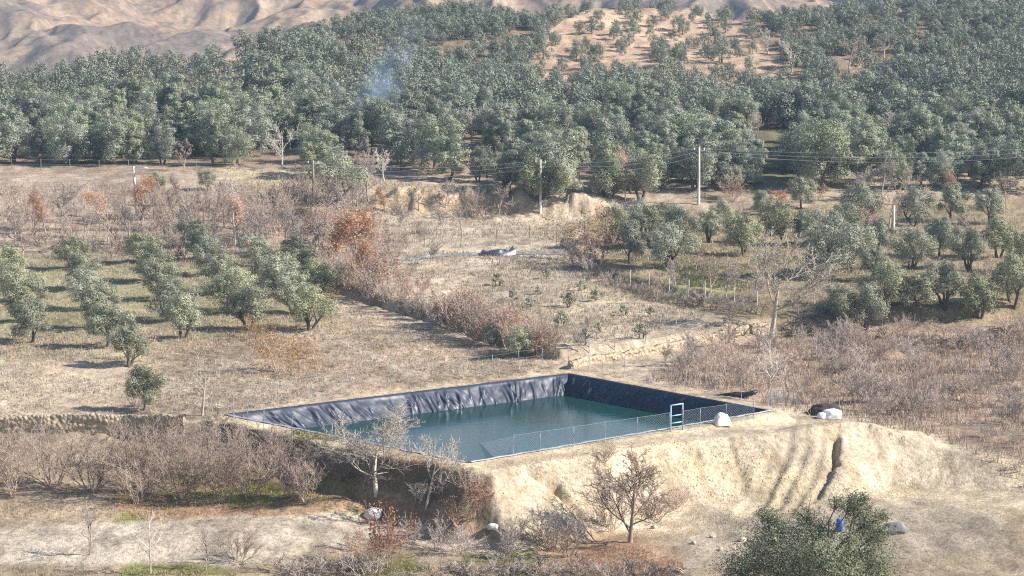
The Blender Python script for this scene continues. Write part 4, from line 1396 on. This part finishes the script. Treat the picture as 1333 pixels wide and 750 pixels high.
for i, (x, y, h, lib, lab) in enumerate([
    (622, 668, 62, REDL, 'rust-red leafy bush at the corner of the shadowed pond bank'), (600, 690, 40, RUST, 'small rusty bush below the rust-red bush'),
    (716, 712, 54, SCRUBG, 'open grey bush with upright stems at the foot of the sandy bank'), (672, 704, 34, SCRUBG, 'low grey bush beside the open upright bush below the sand'), (740, 722, 52, SCRUB, 'thin reddish bush on the litter before the sandy bank'),
    (310, 733, 46, SCRUB, 'small round bare bush alone on the pale track'), (566, 716, 46, SCRUBG, 'small grey bush beside the red-brown sapling'), (600, 722, 44, SCRUBG, 'grey bush on the grass strip before the sand bank corner'),
    (655, 730, 46, SCRUBG, 'spiky grey bush on the green strip of grass'), (786, 600, 26, SCRUB, 'tuft of red twigs above the sandy bank'), (795, 690, 40, SCRUB, 'reddish bush behind the round pinkish tree'), (850, 680, 46, SCRUB, 'reddish bush on the sand beside the round pinkish tree'),
    (536, 708, 36, SCRUBG, 'grey shoots between the boulder and the grass strip'), (460, 716, 30, RUST, 'low rusty bush at the pale track bend'), (880, 660, 30, SCRUB, 'faint reddish twigs on the lower sand slope')]):
    plant(lib, i, x, y, h, lab, 'bush', 'bush', 'bushes of the low ground', 1.1)
o = plant(REDL, 1, 508, 738, 76, 'red-brown young tree still in dry leaf before the boulder', 'young_tree', 'young tree', None, .8)
o = plant(REDL, 0, 480, 732, 44, 'small red-brown leafy shoot beside the red-brown young tree', 'young_tree', 'young tree', None, .8)
for i, x in enumerate(sorted([372, 398, 425, 452, 478, 560, 592, 620, 648, 676, 704, 735, 765, 798, 828, 850])):
    plant(MOUND if i % 3 else DARKM, i, x, 752 + rb.uniform(-10, 5), rb.uniform(26, 38), f'tangled grey bramble mound, {ordi(i + 1)} from the left in the bramble bank', 'bramble', 'bramble', 'bramble mounds at the near edge', 1.9)

# ---- dead wood on the ground
# ---- hedge between near field and dry upper field
hl = [(424, 378), (470, 396), (520, 412), (560, 424), (600, 436), (640, 450), (680, 462), (706, 468)]
hx = np.interp(np.linspace(0, 1, 42), np.linspace(0, 1, len(hl)), [a for a, b in hl]); hy = np.interp(np.linspace(0, 1, 42), np.linspace(0, 1, len(hl)), [b for a, b in hl])
for i in range(42):
    u = i / 41
    hh = rb.uniform(22, 36) if u < .45 else rb.uniform(32, 56)
    lib = [RUST, SCRUB, SCRUBG, RUST][i % 4] if u > .4 else [SCRUB, DARKM, SCRUBG, SCRUB][i % 4]
    plant(lib, i, hx[i] + rb.uniform(-4, 14), hy[i] - rb.uniform(0, 14), hh * (.55 if lib is DARKM else 1), f'{"rusty" if lib is RUST else "bare dark"} bush, {ordi(i + 1)} from the forest end of the hedge between the fields', 'hedge_bush', 'hedge bush', 'bushes of the hedge between the fields', 1.1)
# dark bank bushes along the orchard edge
hl = [(745, 338), (790, 368), (830, 382), (880, 396), (930, 402), (985, 410)]
for i in range(20):
    u = i / 19
    x = np.interp(u, np.linspace(0, 1, len(hl)), [a for a, b in hl]); y = np.interp(u, np.linspace(0, 1, len(hl)), [b for a, b in hl])
    plant(DARKM if i % 2 else SCRUBG, i, x, y, rb.uniform(12, 22), f'low dark bush, {ordi(i + 1)} from the yellow tree along the orchard bank', 'bush', 'bush', 'bushes of the orchard bank', 1.6)

# ---- brown scrub past the pond
SC = [(850, 494), (930, 452), (1010, 440), (1170, 440), (1350, 432), (1350, 590), (1240, 566), (1165, 548), (1100, 534), (1010, 522), (930, 508)]
lst = []
while len(lst) < 85:
    x, y = rb.uniform(850, 1350), rb.uniform(434, 600)
    if not inpoly(np.array([x]), np.array([y]), SC)[0]: continue
    if any(abs(x - a) < 9 and abs(y - b_) < 4.5 for a, b_ in lst): continue
    lst.append((x, y))
lst.sort(key=lambda t: (round(t[1] / 14), t[0]))
seenrow = {}
for i, (x, y) in enumerate(lst):
    rw = round(y / 14) - 30
    seenrow[rw] = seenrow.get(rw, 0) + 1
    plant([SCRUBG, SCRUB, SCRUBG, SCRUB, SCRUBG][i % 5] if i % 15 else BIG, i, x, y, rb.uniform(22, 44), f'brown leafless bush, {ordi(seenrow[rw])} from the pond in the {ordi(rw)} scrub band below the wall', 'scrub_bush', 'bush', 'bushes of the brown scrub', 1.15)
for i, (x, y, h) in enumerate(sorted([(1052, 436, 26), (1075, 438, 28), (1095, 440, 24), (1120, 446, 24), (1150, 450, 26), (1180, 452, 26), (1040, 428, 20), (1215, 452, 24), (1060, 410, 22), (1260, 450, 26), (1300, 452, 24)])):
    plant(DARKM, i, x, y, h, f'blackish bush, {ordi(i + 1)} from the left along the dark bank behind the brown scrub', 'bush', 'bush', 'blackish bushes of the scrub bank', 1.9)

# ---- orange, yellow and rust trees
aut = [
    (436, 358, 92, ORANGE, 'tall orange-brown tree in dry leaf at the hedge end, tallest of the orange trees', 1.5), (456, 352, 80, ORANGE, 'orange-brown tree leaning against the tallest orange tree', 1.4), (420, 322, 58, ORANGE, 'orange-brown tree uphill of the tallest orange tree', 1.3), (470, 372, 66, ORANGE, 'pale orange tree between the tallest orange tree and the hedge', 1.2), (485, 384, 62, RUST, 'rust coloured small tree at the upper hedge', 1.0),
    (500, 376, 50, RUST, 'rust coloured bush beside the rust coloured small tree', 1.0), (503, 278, 36, ORANGE, 'small orange tree at the end of the eroded bank', 1.1), (814, 262, 66, ORANGE, 'tall narrow orange tree among pale olives at the forest edge', .7),
    (765, 338, 66, YELL, 'yellow and orange tree beside the silver orchard clump', 1.2), (778, 345, 56, RUST, 'rusty tree leaning on the yellow and orange tree', 1.1), (362, 484, 50, YELL, 'dry orange bush alone on the near field', 1.3),
    (186, 288, 62, ORANGE, 'orange tree around the foot of the leaning lamp pole', .9), (236, 268, 44, ORANGE, 'orange tree between two small dusky olives', 1.0), (312, 320, 72, ORANGE, 'orange tree against the tall thin white trunk', .8),
    (1022, 276, 30, ORANGE, 'orange bush beside the light olive below the forest', 1.4), (952, 262, 30, RUST, 'rust coloured bush at the forest edge beside the slender pole', 1.3), (1060, 262, 24, RUST, 'rusty bush at the foot of the very tall olive', 1.2),
    (424, 410, 36, YELL, 'straw coloured bush at the field end of the short olive row', 1.2), (330, 440, 26, YELL, 'straw coloured bush at the foot of the middle orchard row', 1.5), (180, 470, 44, RUST, 'rusty bush behind the lone wall olive', 1.1),
    (130, 300, 56, ORANGE, 'orange tree past the leaning lamp pole', .9), (60, 305, 60, ORANGE, 'broad orange tree beyond the outer orchard', 1.0), (1240, 262, 40, ORANGE, 'orange tree at the far forest edge', 1.0), (1135, 300, 34, RUST, 'rusty bush beside the bushy dark olive', 1.2),
    (610, 416, 44, RUST, 'rusty bush standing above the hedge among saplings', 1.2), (540, 396, 46, RUST, 'rusty tree behind the dark hedge bank', 1.0), (520, 380, 40, RUST, 'rusty tree behind the upper hedge', 1.0), (900, 292, 22, RUST, 'rusty bush before the slender pole', 1.2)]
for i, (x, y, h, lib, lab, w) in enumerate(aut):
    plant(lib, i, x, y, h, lab, 'autumn_tree', 'autumn tree', 'autumn trees in dry leaf', w)

# ---- bare trees of the middle distance
mids = [(276, 332), (255, 290), (270, 300), (330, 312), (350, 330), (372, 322), (395, 330), (340, 290), (360, 280), (382, 300), (420, 318), (215, 300), (240, 318), (200, 285), (226, 285), (292, 296), (400, 280), (424, 280), (450, 300), (465, 285), (480, 262),
        (500, 330), (515, 345), (530, 330), (490, 300), (520, 305), (550, 315), (575, 305), (600, 300), (620, 285), (545, 275), (470, 370), (548, 392), (650, 282), (560, 345), (580, 272), (640, 268),
        (168, 320), (150, 290), (110, 310), (80, 290), (40, 300), (10, 290), (-15, 310), (90, 330), (30, 335)]
mids = sorted(mids + [(185, 300), (210, 330), (248, 312), (318, 288), (336, 322), (364, 306), (390, 344), (410, 334), (432, 336), (456, 330), (444, 372), (478, 352), (496, 352), (300, 276), (140, 315), (20, 320)])
for i, (x, y) in enumerate(mids):
    L = [MIDB, MIDP, MIDB, MIDP, BIG][i % 5]
    hh = rb.uniform(42, 66) * (.72 if x > 480 else 1)
    cw = ['grey', 'pinkish', 'ashen', 'reddish', 'bushy'][i % 5]
    plant(L, i, x, y, hh, f'{cw} bare tree, {ordi(i + 1)} from the left in the belt behind the orchard rows', 'bare_tree', 'bare tree', 'bare trees of the valley belt', rb.uniform(.9, 1.2))
for i, (x, y) in enumerate(sorted([(230, 325), (205, 318), (262, 318), (243, 335), (300, 335), (375, 262), (392, 268), (355, 262), (190, 310), (385, 285), (322, 300), (408, 300), (435, 296), (150, 325), (60, 320), (110, 335)])):
    plant(SCRUBG if i % 2 else DARKM, i, x, y, rb.uniform(20, 34), f'dusky bush, {ordi(i + 1)} from the left under the bare trees behind the orchard rows', 'bush', 'bush', 'dusky bushes behind the orchard rows', 1.7)
orch = [(855, 395, 44, 'pinkish bare bush tree at the orchard fence'), (880, 375, 40, 'bare bush tree behind the orchard fence'), (925, 380, 52, 'pale bare tree between two orchard olives'), (945, 388, 50, 'pinkish bare tree before the big white tree'), (906, 352, 36, 'small bare tree under the slender pole'),
        (985, 392, 40, 'bare bush tree close behind the big white trunk'), (1060, 395, 40, 'sprawling bare tree beyond the big white trunk'), (1040, 415, 34, 'low sprawling bare tree on the scrub edge'), (1090, 402, 30, 'bare bush before the pale slender olive'),
        (1150, 262, 60, 'bare pinkish tree at the forest edge by the cables'), (1158, 296, 56, 'bare grey tree at the short concrete post'), (1130, 262, 50, 'bare reddish tree beside the dark clearing'), (1000, 372, 30, 'bare shrub tree in the orchard grass'), (970, 300, 34, 'bare tree behind the lone round olive'),
        (1185, 268, 52, 'bare tree past the short concrete post'), (1260, 312, 44, 'bare tree in the outer orchard'), (1310, 272, 50, 'bare tree at the outer forest edge'), (1220, 380, 46, 'bare tree on the outer scrub edge'), (1285, 378, 44, 'bare spreading tree on the outer scrub edge')]
for i, (x, y, h, lab) in enumerate(orch):
    plant([MIDP, MIDB][i % 2], i, x, y, h, lab, 'bare_tree', 'bare tree', 'bare trees of the orchard', 1.1)
for i, (x, y, h, lab) in enumerate(fb):
    plant(WHITET if i % 2 == 0 else MIDP, i, x, y, h * 1.2, lab, 'bare_tree', 'bare tree', 'bare trees among the forest', 1.3)
for i, (x, y, h) in enumerate(sorted([(767, 452, 46), (752, 458, 34), (900, 470, 44), (866, 478, 40), (948, 432, 34), (725, 470, 26)])):
    plant(MIDB, i, x, y, h, f'thin bare tree, {ordi(i + 1)} from the left along the low stone wall', 'bare_tree', 'bare tree', 'thin bare trees along the stone wall', .8)

# ------------------------------------------------------------------ dry grass and weeds: uncountable ground cover
rg = np.random.RandomState(31)
V_, Q_ = [], []


def tufts(n, poly, hmin, hmax, blades, spread, seed):
    r = np.random.RandomState(seed)
    xs = [p[0] for p in poly]; yy = [p[1] for p in poly]
    x = r.uniform(min(xs), max(xs), n * 3); y = r.uniform(min(yy), max(yy), n * 3)
    # sample evenly on the ground by walking in world space
    c = np.array([onprof(a, b_) for a, b_ in poly])
    X = r.uniform(c[:, 0].min(), c[:, 0].max(), n * 3); Y = r.uniform(c[:, 1].min(), c[:, 1].max(), n * 3)
    k = inpoly(X, Y, c) & (fbm(X / 5, Y / 5, seed, 3) > r.uniform(-.5, .3, n * 3))
    k &= sdpoly(X, Y, POND) < -1.6
    X, Y = X[k][:n], Y[k][:n]
    Z = H(X, Y)
    m_ = len(X)
    out = []
    for b_ in range(blades):
        a = r.uniform(0, 6.28, m_); w = r.uniform(.02, .045, m_); h = r.uniform(hmin, hmax, m_)
        ox = r.normal(0, spread, m_); oy = r.normal(0, spread, m_); lx = r.normal(0, .35, m_) * h; ly = r.normal(0, .35, m_) * h
        p0 = np.stack([X + ox - np.cos(a) * w, Y + oy - np.sin(a) * w, Z - .03], 1); p1 = np.stack([X + ox + np.cos(a) * w, Y + oy + np.sin(a) * w, Z - .03], 1)
        p2 = np.stack([X + ox + lx + np.cos(a) * w * .3, Y + oy + ly + np.sin(a) * w * .3, Z + h], 1); p3 = np.stack([X + ox + lx - np.cos(a) * w * .3, Y + oy + ly - np.sin(a) * w * .3, Z + h], 1)
        out.append(np.stack([p0, p1, p2, p3], 1).reshape(-1, 3))
    return np.vstack(out)


def cover(name, label, mat, specs):
    V = np.vstack([tufts(*s) for s in specs])
    o = link(name, mesh_np(name, V, np.arange(len(V)).reshape(-1, 4), mat))
    return tag(o, label, 'ground cover', None, 'stuff')


M['straw'] = leafmat('straw', (.35, .265, .17), (.54, .445, .32), .2, .7, 0)
M['brown_weed'] = leafmat('brown_weed', (.32, .225, .16), (.54, .41, .30), .15, .8, 0)
M['green_grass'] = leafmat('green_grass', (.09, .11, .035), (.22, .22, .09), .3, .7, 0)
cover('dry_grass', 'straw coloured dry grass tufts over the fields', M['straw'], [
    (9000, [(180, 430), (450, 400), (700, 468), (735, 480), (290, 536), (0, 540), (0, 430)], .08, .22, 3, .10, 401),
    (9000, [(520, 340), (735, 330), (800, 380), (960, 412), (800, 460), (700, 460), (560, 405)], .12, .32, 3, .10, 402),
    (5000, [(270, 222), (480, 228), (760, 285), (745, 325), (500, 335), (420, 280)], .2, .45, 3, .15, 403),
    (5000, [(-60, 330), (330, 330), (430, 420), (200, 470), (-60, 470)], .12, .3, 3, .12, 404)])
cover('brown_weeds', 'brown dry weeds among the leafless scrub', M['brown_weed'], [
    (4000, [(840, 495), (930, 452), (1010, 437), (1350, 425), (1350, 590), (1240, 566), (1165, 548), (1110, 536), (1010, 525)], .2, .7, 4, .18, 411),
    (2500, [(-60, 240), (470, 240), (420, 360), (-60, 330)], .3, .8, 4, .2, 412),
    (5000, [(760, 300), (1350, 270), (1350, 415), (1000, 415), (830, 385)], .2, .5, 3, .15, 413)])
cover('green_grass', 'patches of short green grass under the trees', M['green_grass'], [
    (2500, [(850, 365), (965, 368), (970, 402), (880, 392)], .08, .22, 3, .08, 421),
    (2500, [(760, 330), (1000, 300), (1120, 340), (1000, 400), (860, 380)], .08, .22, 3, .08, 422)])

# low ground cover follows the low land
def low_tufts(n, poly, hmin, hmax, blades, spread, seed):
    r = np.random.RandomState(seed)
    out = []
    c = np.array([onz(a, b_, -3.5) for a, b_ in poly])
    X = r.uniform(c[:, 0].min(), c[:, 0].max(), n * 3); Y = r.uniform(c[:, 1].min(), c[:, 1].max(), n * 3)
    k = inpoly(X, Y, c) & (fbm(X / 3, Y / 3, seed, 3) > r.uniform(-.5, .3, n * 3))
    k &= ~inpoly(X, Y, np.array([onz(a, b_, -3.5) for a, b_ in TRACK])) | (r.rand(n * 3) < .08)
    X, Y = X[k][:n], Y[k][:n]; Z = H(X, Y); m_ = len(X)
    for b_ in range(blades):
        a = r.uniform(0, 6.28, m_); w = r.uniform(.012, .03, m_); h = r.uniform(hmin, hmax, m_)
        ox = r.normal(0, spread, m_); oy = r.normal(0, spread, m_); lx = r.normal(0, .4, m_) * h; ly = r.normal(0, .4, m_) * h
        p0 = np.stack([X + ox - np.cos(a) * w, Y + oy - np.sin(a) * w, Z - .03], 1); p1 = np.stack([X + ox + np.cos(a) * w, Y + oy + np.sin(a) * w, Z - .03], 1)
        p2 = np.stack([X + ox + lx + np.cos(a) * w * .3, Y + oy + ly + np.sin(a) * w * .3, Z + h], 1); p3 = np.stack([X + ox + lx - np.cos(a) * w * .3, Y + oy + ly - np.sin(a) * w * .3, Z + h], 1)
        out.append(np.stack([p0, p1, p2, p3], 1).reshape(-1, 3))
    return np.vstack(out)


for nm, lb, mt, specs in [
    ('dry_grass', 'short straw grass on the low ground along the pale track', M['straw'], [(4500, [(-60, 670), (480, 650), (720, 720), (700, 760), (-60, 760)], .06, .25, 3, .06, 431)]),
    ('leaf_litter', 'rusty fallen leaves and dead stalks under the near trees', M['rust_leaf'], [(6000, [(150, 640), (450, 625), (640, 685), (560, 705), (160, 690)], .03, .12, 3, .08, 432), (5000, [(690, 706), (800, 688), (890, 712), (890, 760), (640, 760)], .03, .14, 3, .08, 433)]),
    ('green_grass', 'green grass among the fallen leaves of the low ground', M['green_grass'], [(2500, [(220, 640), (430, 612), (450, 632), (300, 670)], .06, .2, 3, .06, 434), (1500, [(600, 710), (700, 713), (720, 730), (590, 740)], .06, .2, 3, .06, 435), (1500, [(160, 725), (330, 742), (560, 715), (560, 765), (160, 765)], .06, .2, 3, .06, 436)])]:
    V = np.vstack([low_tufts(*s) for s in specs])
    tag(link(nm, mesh_np(nm, V, np.arange(len(V)).reshape(-1, 4), mt)), lb, 'ground cover', None, 'stuff')

# clods and small stones on the sandy bank
r = np.random.RandomState(55)
c = np.array([onz(*q) for q in [(625, 615, -.5), (800, 585, -.5), (1000, 572, 0), (1180, 590, -1), (1230, 650, -3.2), (1000, 668, -3.4), (880, 700, -4.2), (640, 695, -4.6)]])
X = r.uniform(c[:, 0].min(), c[:, 0].max(), 16000); Y = r.uniform(c[:, 1].min(), c[:, 1].max(), 16000)
k = inpoly(X, Y, c); X, Y = X[k], Y[k]; Z = H(X, Y); n = len(X)
tet = np.array([(1, 0, -.3), (-.5, .87, -.3), (-.5, -.87, -.3), (0, 0, .8)])
s_ = (.02 + .075 * r.rand(n) ** 4)[:, None, None]
V = tet[None] * s_ * r.uniform(.6, 1.3, (n, 4, 3)) + np.stack([X, Y, Z + .01], 1)[:, None, :]
T = np.array([(0, 1, 3), (1, 2, 3), (2, 0, 3)])
Qt_ = (np.arange(n)[:, None, None] * 4 + T[None]).reshape(-1, 3)
M['clod'] = simple('clod', (.44, .34, .21), .95, .25, 3, .05)
tag(link('clods', mesh_np('clods', V.reshape(-1, 3), Qt_, M['clod'])), 'loose clods and small stones strewn over the sandy embankment', 'ground cover', None, 'stuff')

# ------------------------------------------------------------------ big olive at the near corner
rg = np.random.RandomState(901)
bx, by = onz(1062, 792, -4.9)
bo = thing('olive_tree', 'big dark green olive tree filling the near corner before the ramp', 'olive tree', (bx, by, h1(bx, by) - .1))
U = 1 / pxm(by)
# clump centres in photo pixels relative to the base point
cl = []
for (x, y, rr, dy) in [(1000, 706, 34, 0), (985, 735, 34, .8), (1020, 735, 38, -1), (1040, 700, 30, 1), (1062, 725, 40, -1.5), (1070, 690, 22, 1.2), (1116, 664, 18, .6), (1105, 700, 14, -1), (1112, 655, 18, .2), (1100, 726, 24, -.5), (1125, 680, 24, .8), (1142, 695, 20, -.4), (1130, 725, 34, .6), (1010, 690, 20, 1.2), (995, 668, 13, .4), (1005, 655 + 20, 14, .3),
                        (1085, 745, 36, -1.2), (1050, 672, 16, .2), (960, 748, 30, .2), (1140, 750, 30, -.3), (1030, 760, 40, 0), (1090, 655, 12, -.3), (1125, 648, 9, .1), (1150, 672, 11, .3)]:
    w = onz(x, y, 0)  # only for direction
    d = ray(x, y); t = (by + dy * 1.2) / d[1]
    cl.append((d[0] * t - bx, d[1] * t - by, CAMZ + d[2] * t - bo.location.z, rr * U * 1.12))
P, nrm = clump_points(rg, cl, 52000, .2)
V, Qd = leaves(rg, P, .145, nrm + rg.normal(0, .4, nrm.shape), .5)
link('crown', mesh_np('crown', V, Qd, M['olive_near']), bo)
st = [((0, 0, -.2), (.1, 0, 1), 1.6, .32), ((.3, .1, -.2), (.35, .1, 1), 1.6, .24), ((-.3, 0, -.2), (-.4, .1, 1), 1.6, .24)]
mb = MB()
for s in st:
    p0 = np.array(s[0]); p1 = p0 + np.array(s[1]) * s[2]
    mb.tube([p0, (p0 + p1) / 2 + [.05, 0, .05], p1], [s[3], s[3] * .8, s[3] * .6], 8)
link('trunk', mb.mesh('trunk', M['trunk'], True), bo)
mb = MB()
for i, c_ in enumerate(cl):
    s = st[i % 3]; p0 = np.array(s[0]) + np.array(s[1]) * s[2] * .95; p3 = np.array(c_[:3])
    m1 = p0 * .66 + p3 * .34 + rg.normal(0, .2, 3) + [0, 0, .3]; m2 = p0 * .33 + p3 * .67 + rg.normal(0, .2, 3) + [0, 0, .15]
    mb.tube([p0, m1, m2, p3], [.11, .08, .05, .02], 5)
    for j in range(7):
        e = p3 + rg.normal(0, 1, 3) * c_[3] * .55
        mb.tube([m2 * .4 + p3 * .6, (p3 + e) / 2, e], [.035, .025, .012], 3)
link('limbs', mb.mesh('limbs', M['trunk'], True), bo)

# ------------------------------------------------------------------ smoke and haze
def vol(name, lo, hi, dens, color, aniso=.0):
    mb = MB(); mb.box([(a + b_) / 2 for a, b_ in zip(lo, hi)], [b_ - a for a, b_ in zip(lo, hi)])
    m = bpy.data.materials.new(name); m.use_nodes = True
    nt = m.node_tree; nt.nodes.remove(nt.nodes['Principled BSDF'])
    v = N(nt, 'ShaderNodeVolumePrincipled')
    v.inputs['Color'].default_value = (*color, 1); v.inputs['Density'].default_value = dens; v.inputs['Anisotropy'].default_value = aniso
    nt.links.new(v.outputs[0], nt.nodes['Material Output'].inputs['Volume'])
    o = link(name, mb.mesh(name, m))
    return o, nt, v


ho, _, _ = vol('haze', (-1700, -60, float(GZ.min()) - 1), (1700, 2420, float(GZ.max()) + 3), .00013, (.45, .70, 1.0))
tag(ho, 'pale blue haze over the whole valley', 'haze', None, 'stuff')

sp = at(470, 185)
smb = MB()
path = [(0, 0, 2, 3.0), (2, .5, 6, 5.0), (4, 1, 10, 5.6), (6, 1.5, 14, 5.6), (8, 2, 18, 5.0), (10, 2.5, 22, 3.0)]
smb.tube([(a, b_, c_) for a, b_, c_, d_ in path], [d_ for *_, d_ in path], 12, cap=False)
sm = bpy.data.materials.new('smoke'); sm.use_nodes = True
nt = sm.node_tree; nt.nodes.remove(nt.nodes['Principled BSDF'])
v = N(nt, 'ShaderNodeVolumePrincipled'); v.inputs['Color'].default_value = (.55, .74, 1, 1)
g = N(nt, 'ShaderNodeTexCoord')
f = noise_node(nt, .30, 4, .6, g.outputs['Object'])
mr = N(nt, 'ShaderNodeMapRange'); mr.inputs[1].default_value = .38; mr.inputs[2].default_value = .70; mr.inputs[3].default_value = 0; mr.inputs[4].default_value = .17
nt.links.new(f, mr.inputs[0])


def mth(op, a, b_=None):
    n = N(nt, 'ShaderNodeMath', operation=op)
    for i_, q_ in enumerate((a, b_)):
        if q_ is None: continue
        if isinstance(q_, (int, float)): n.inputs[i_].default_value = q_
        else: nt.links.new(q_, n.inputs[i_])
    return n.outputs[0]


sx = N(nt, 'ShaderNodeSeparateXYZ'); nt.links.new(g.outputs['Object'], sx.inputs[0])
wob = mth('MULTIPLY', mth('SUBTRACT', noise_node(nt, .16, 2, .5, g.outputs['Object']), .5), 6.0)
ax = mth('ADD', mth('MULTIPLY', mth('SUBTRACT', sx.outputs[2], 2.0), .5), wob)
dx_ = mth('SUBTRACT', sx.outputs[0], ax); dy_ = mth('SUBTRACT', sx.outputs[1], mth('MULTIPLY', mth('SUBTRACT', sx.outputs[2], 2.0), .125))
rad_ = mth('SQRT', mth('ADD', mth('MULTIPLY', dx_, dx_), mth('MULTIPLY', dy_, dy_)))
fall = N(nt, 'ShaderNodeMapRange'); fall.interpolation_type = 'SMOOTHSTEP'
fall.inputs[1].default_value = 0.0; fall.inputs[2].default_value = 4.6; fall.inputs[3].default_value = 1.0; fall.inputs[4].default_value = 0.0
nt.links.new(rad_, fall.inputs[0])
fz = N(nt, 'ShaderNodeMapRange'); fz.interpolation_type = 'SMOOTHSTEP'
fz.inputs[1].default_value = 21.0; fz.inputs[2].default_value = 6.0; fz.inputs[3].default_value = 0.0; fz.inputs[4].default_value = 1.0
nt.links.new(sx.outputs[2], fz.inputs[0])
nt.links.new(mth('MULTIPLY', mth('MULTIPLY', mr.outputs[0], fall.outputs[0]), fz.outputs[0]), v.inputs['Density'])
nt.links.new(v.outputs[0], nt.nodes['Material Output'].inputs['Volume'])
Vv = np.vstack(smb.v); Qv = np.vstack(smb.q)
nr0 = 12
Vv = np.vstack([Vv, [[0, 0, 2]], [[10.0, 2.5, 22]]])
capq = [(i, (i + 1) % 12, len(Vv) - 2, len(Vv) - 2) for i in range(12)]
bmsh = bpy.data.meshes.new('smoke')
bmsh.from_pydata(Vv.tolist(), [], [tuple(q) for q in Qv.tolist()] + [(len(Vv) - 2, (i + 1) % 12, i) for i in range(12)] + [(len(Vv) - 1, 60 + i, 60 + (i + 1) % 12) for i in range(12)])
bmsh.materials.append(sm)
so = link('smoke', bmsh, None, sp)
tag(so, 'thin blue smoke drifting up from the forest', 'smoke', None, 'stuff')

# ------------------------------------------------------------------ light
SUN_EL, SUN_AZ = math.radians(34), math.radians(98)       # azimuth from +Y towards +X
S = Vector((math.sin(SUN_AZ) * math.cos(SUN_EL), math.cos(SUN_AZ) * math.cos(SUN_EL), math.sin(SUN_EL)))
w = bpy.data.worlds.new('World'); scene.world = w; w.use_nodes = True
nt = w.node_tree
sky = N(nt, 'ShaderNodeTexSky', sky_type='NISHITA')
sky.sun_disc = False; sky.sun_elevation = SUN_EL; sky.sun_rotation = SUN_AZ
sky.altitude = 800; sky.air_density = 1.0; sky.dust_density = .6; sky.ozone_density = 1.5
nt.links.new(sky.outputs[0], nt.nodes['Background'].inputs[0])
nt.nodes['Background'].inputs[1].default_value = .085
sl = bpy.data.lights.new('sun', 'SUN'); sl.energy = 5.0; sl.angle = math.radians(.6); sl.color = (1, .945, .87)
so_ = bpy.data.objects.new('sun', sl); COL.objects.link(so_)
so_.rotation_euler = S.to_track_quat('Z', 'Y').to_euler()
scene.view_settings.view_transform = 'Standard'; scene.view_settings.look = 'None'
scene.view_settings.exposure = .97; scene.view_settings.gamma = 1
scene.cycles.max_bounces = 6; scene.cycles.diffuse_bounces = 3; scene.cycles.glossy_bounces = 3; scene.cycles.transmission_bounces = 3
scene.cycles.volume_bounces = 1
scene.cycles.use_denoising = False
scene.cycles.filter_width = 1.15
scene.cycles.sample_clamp_indirect = 6
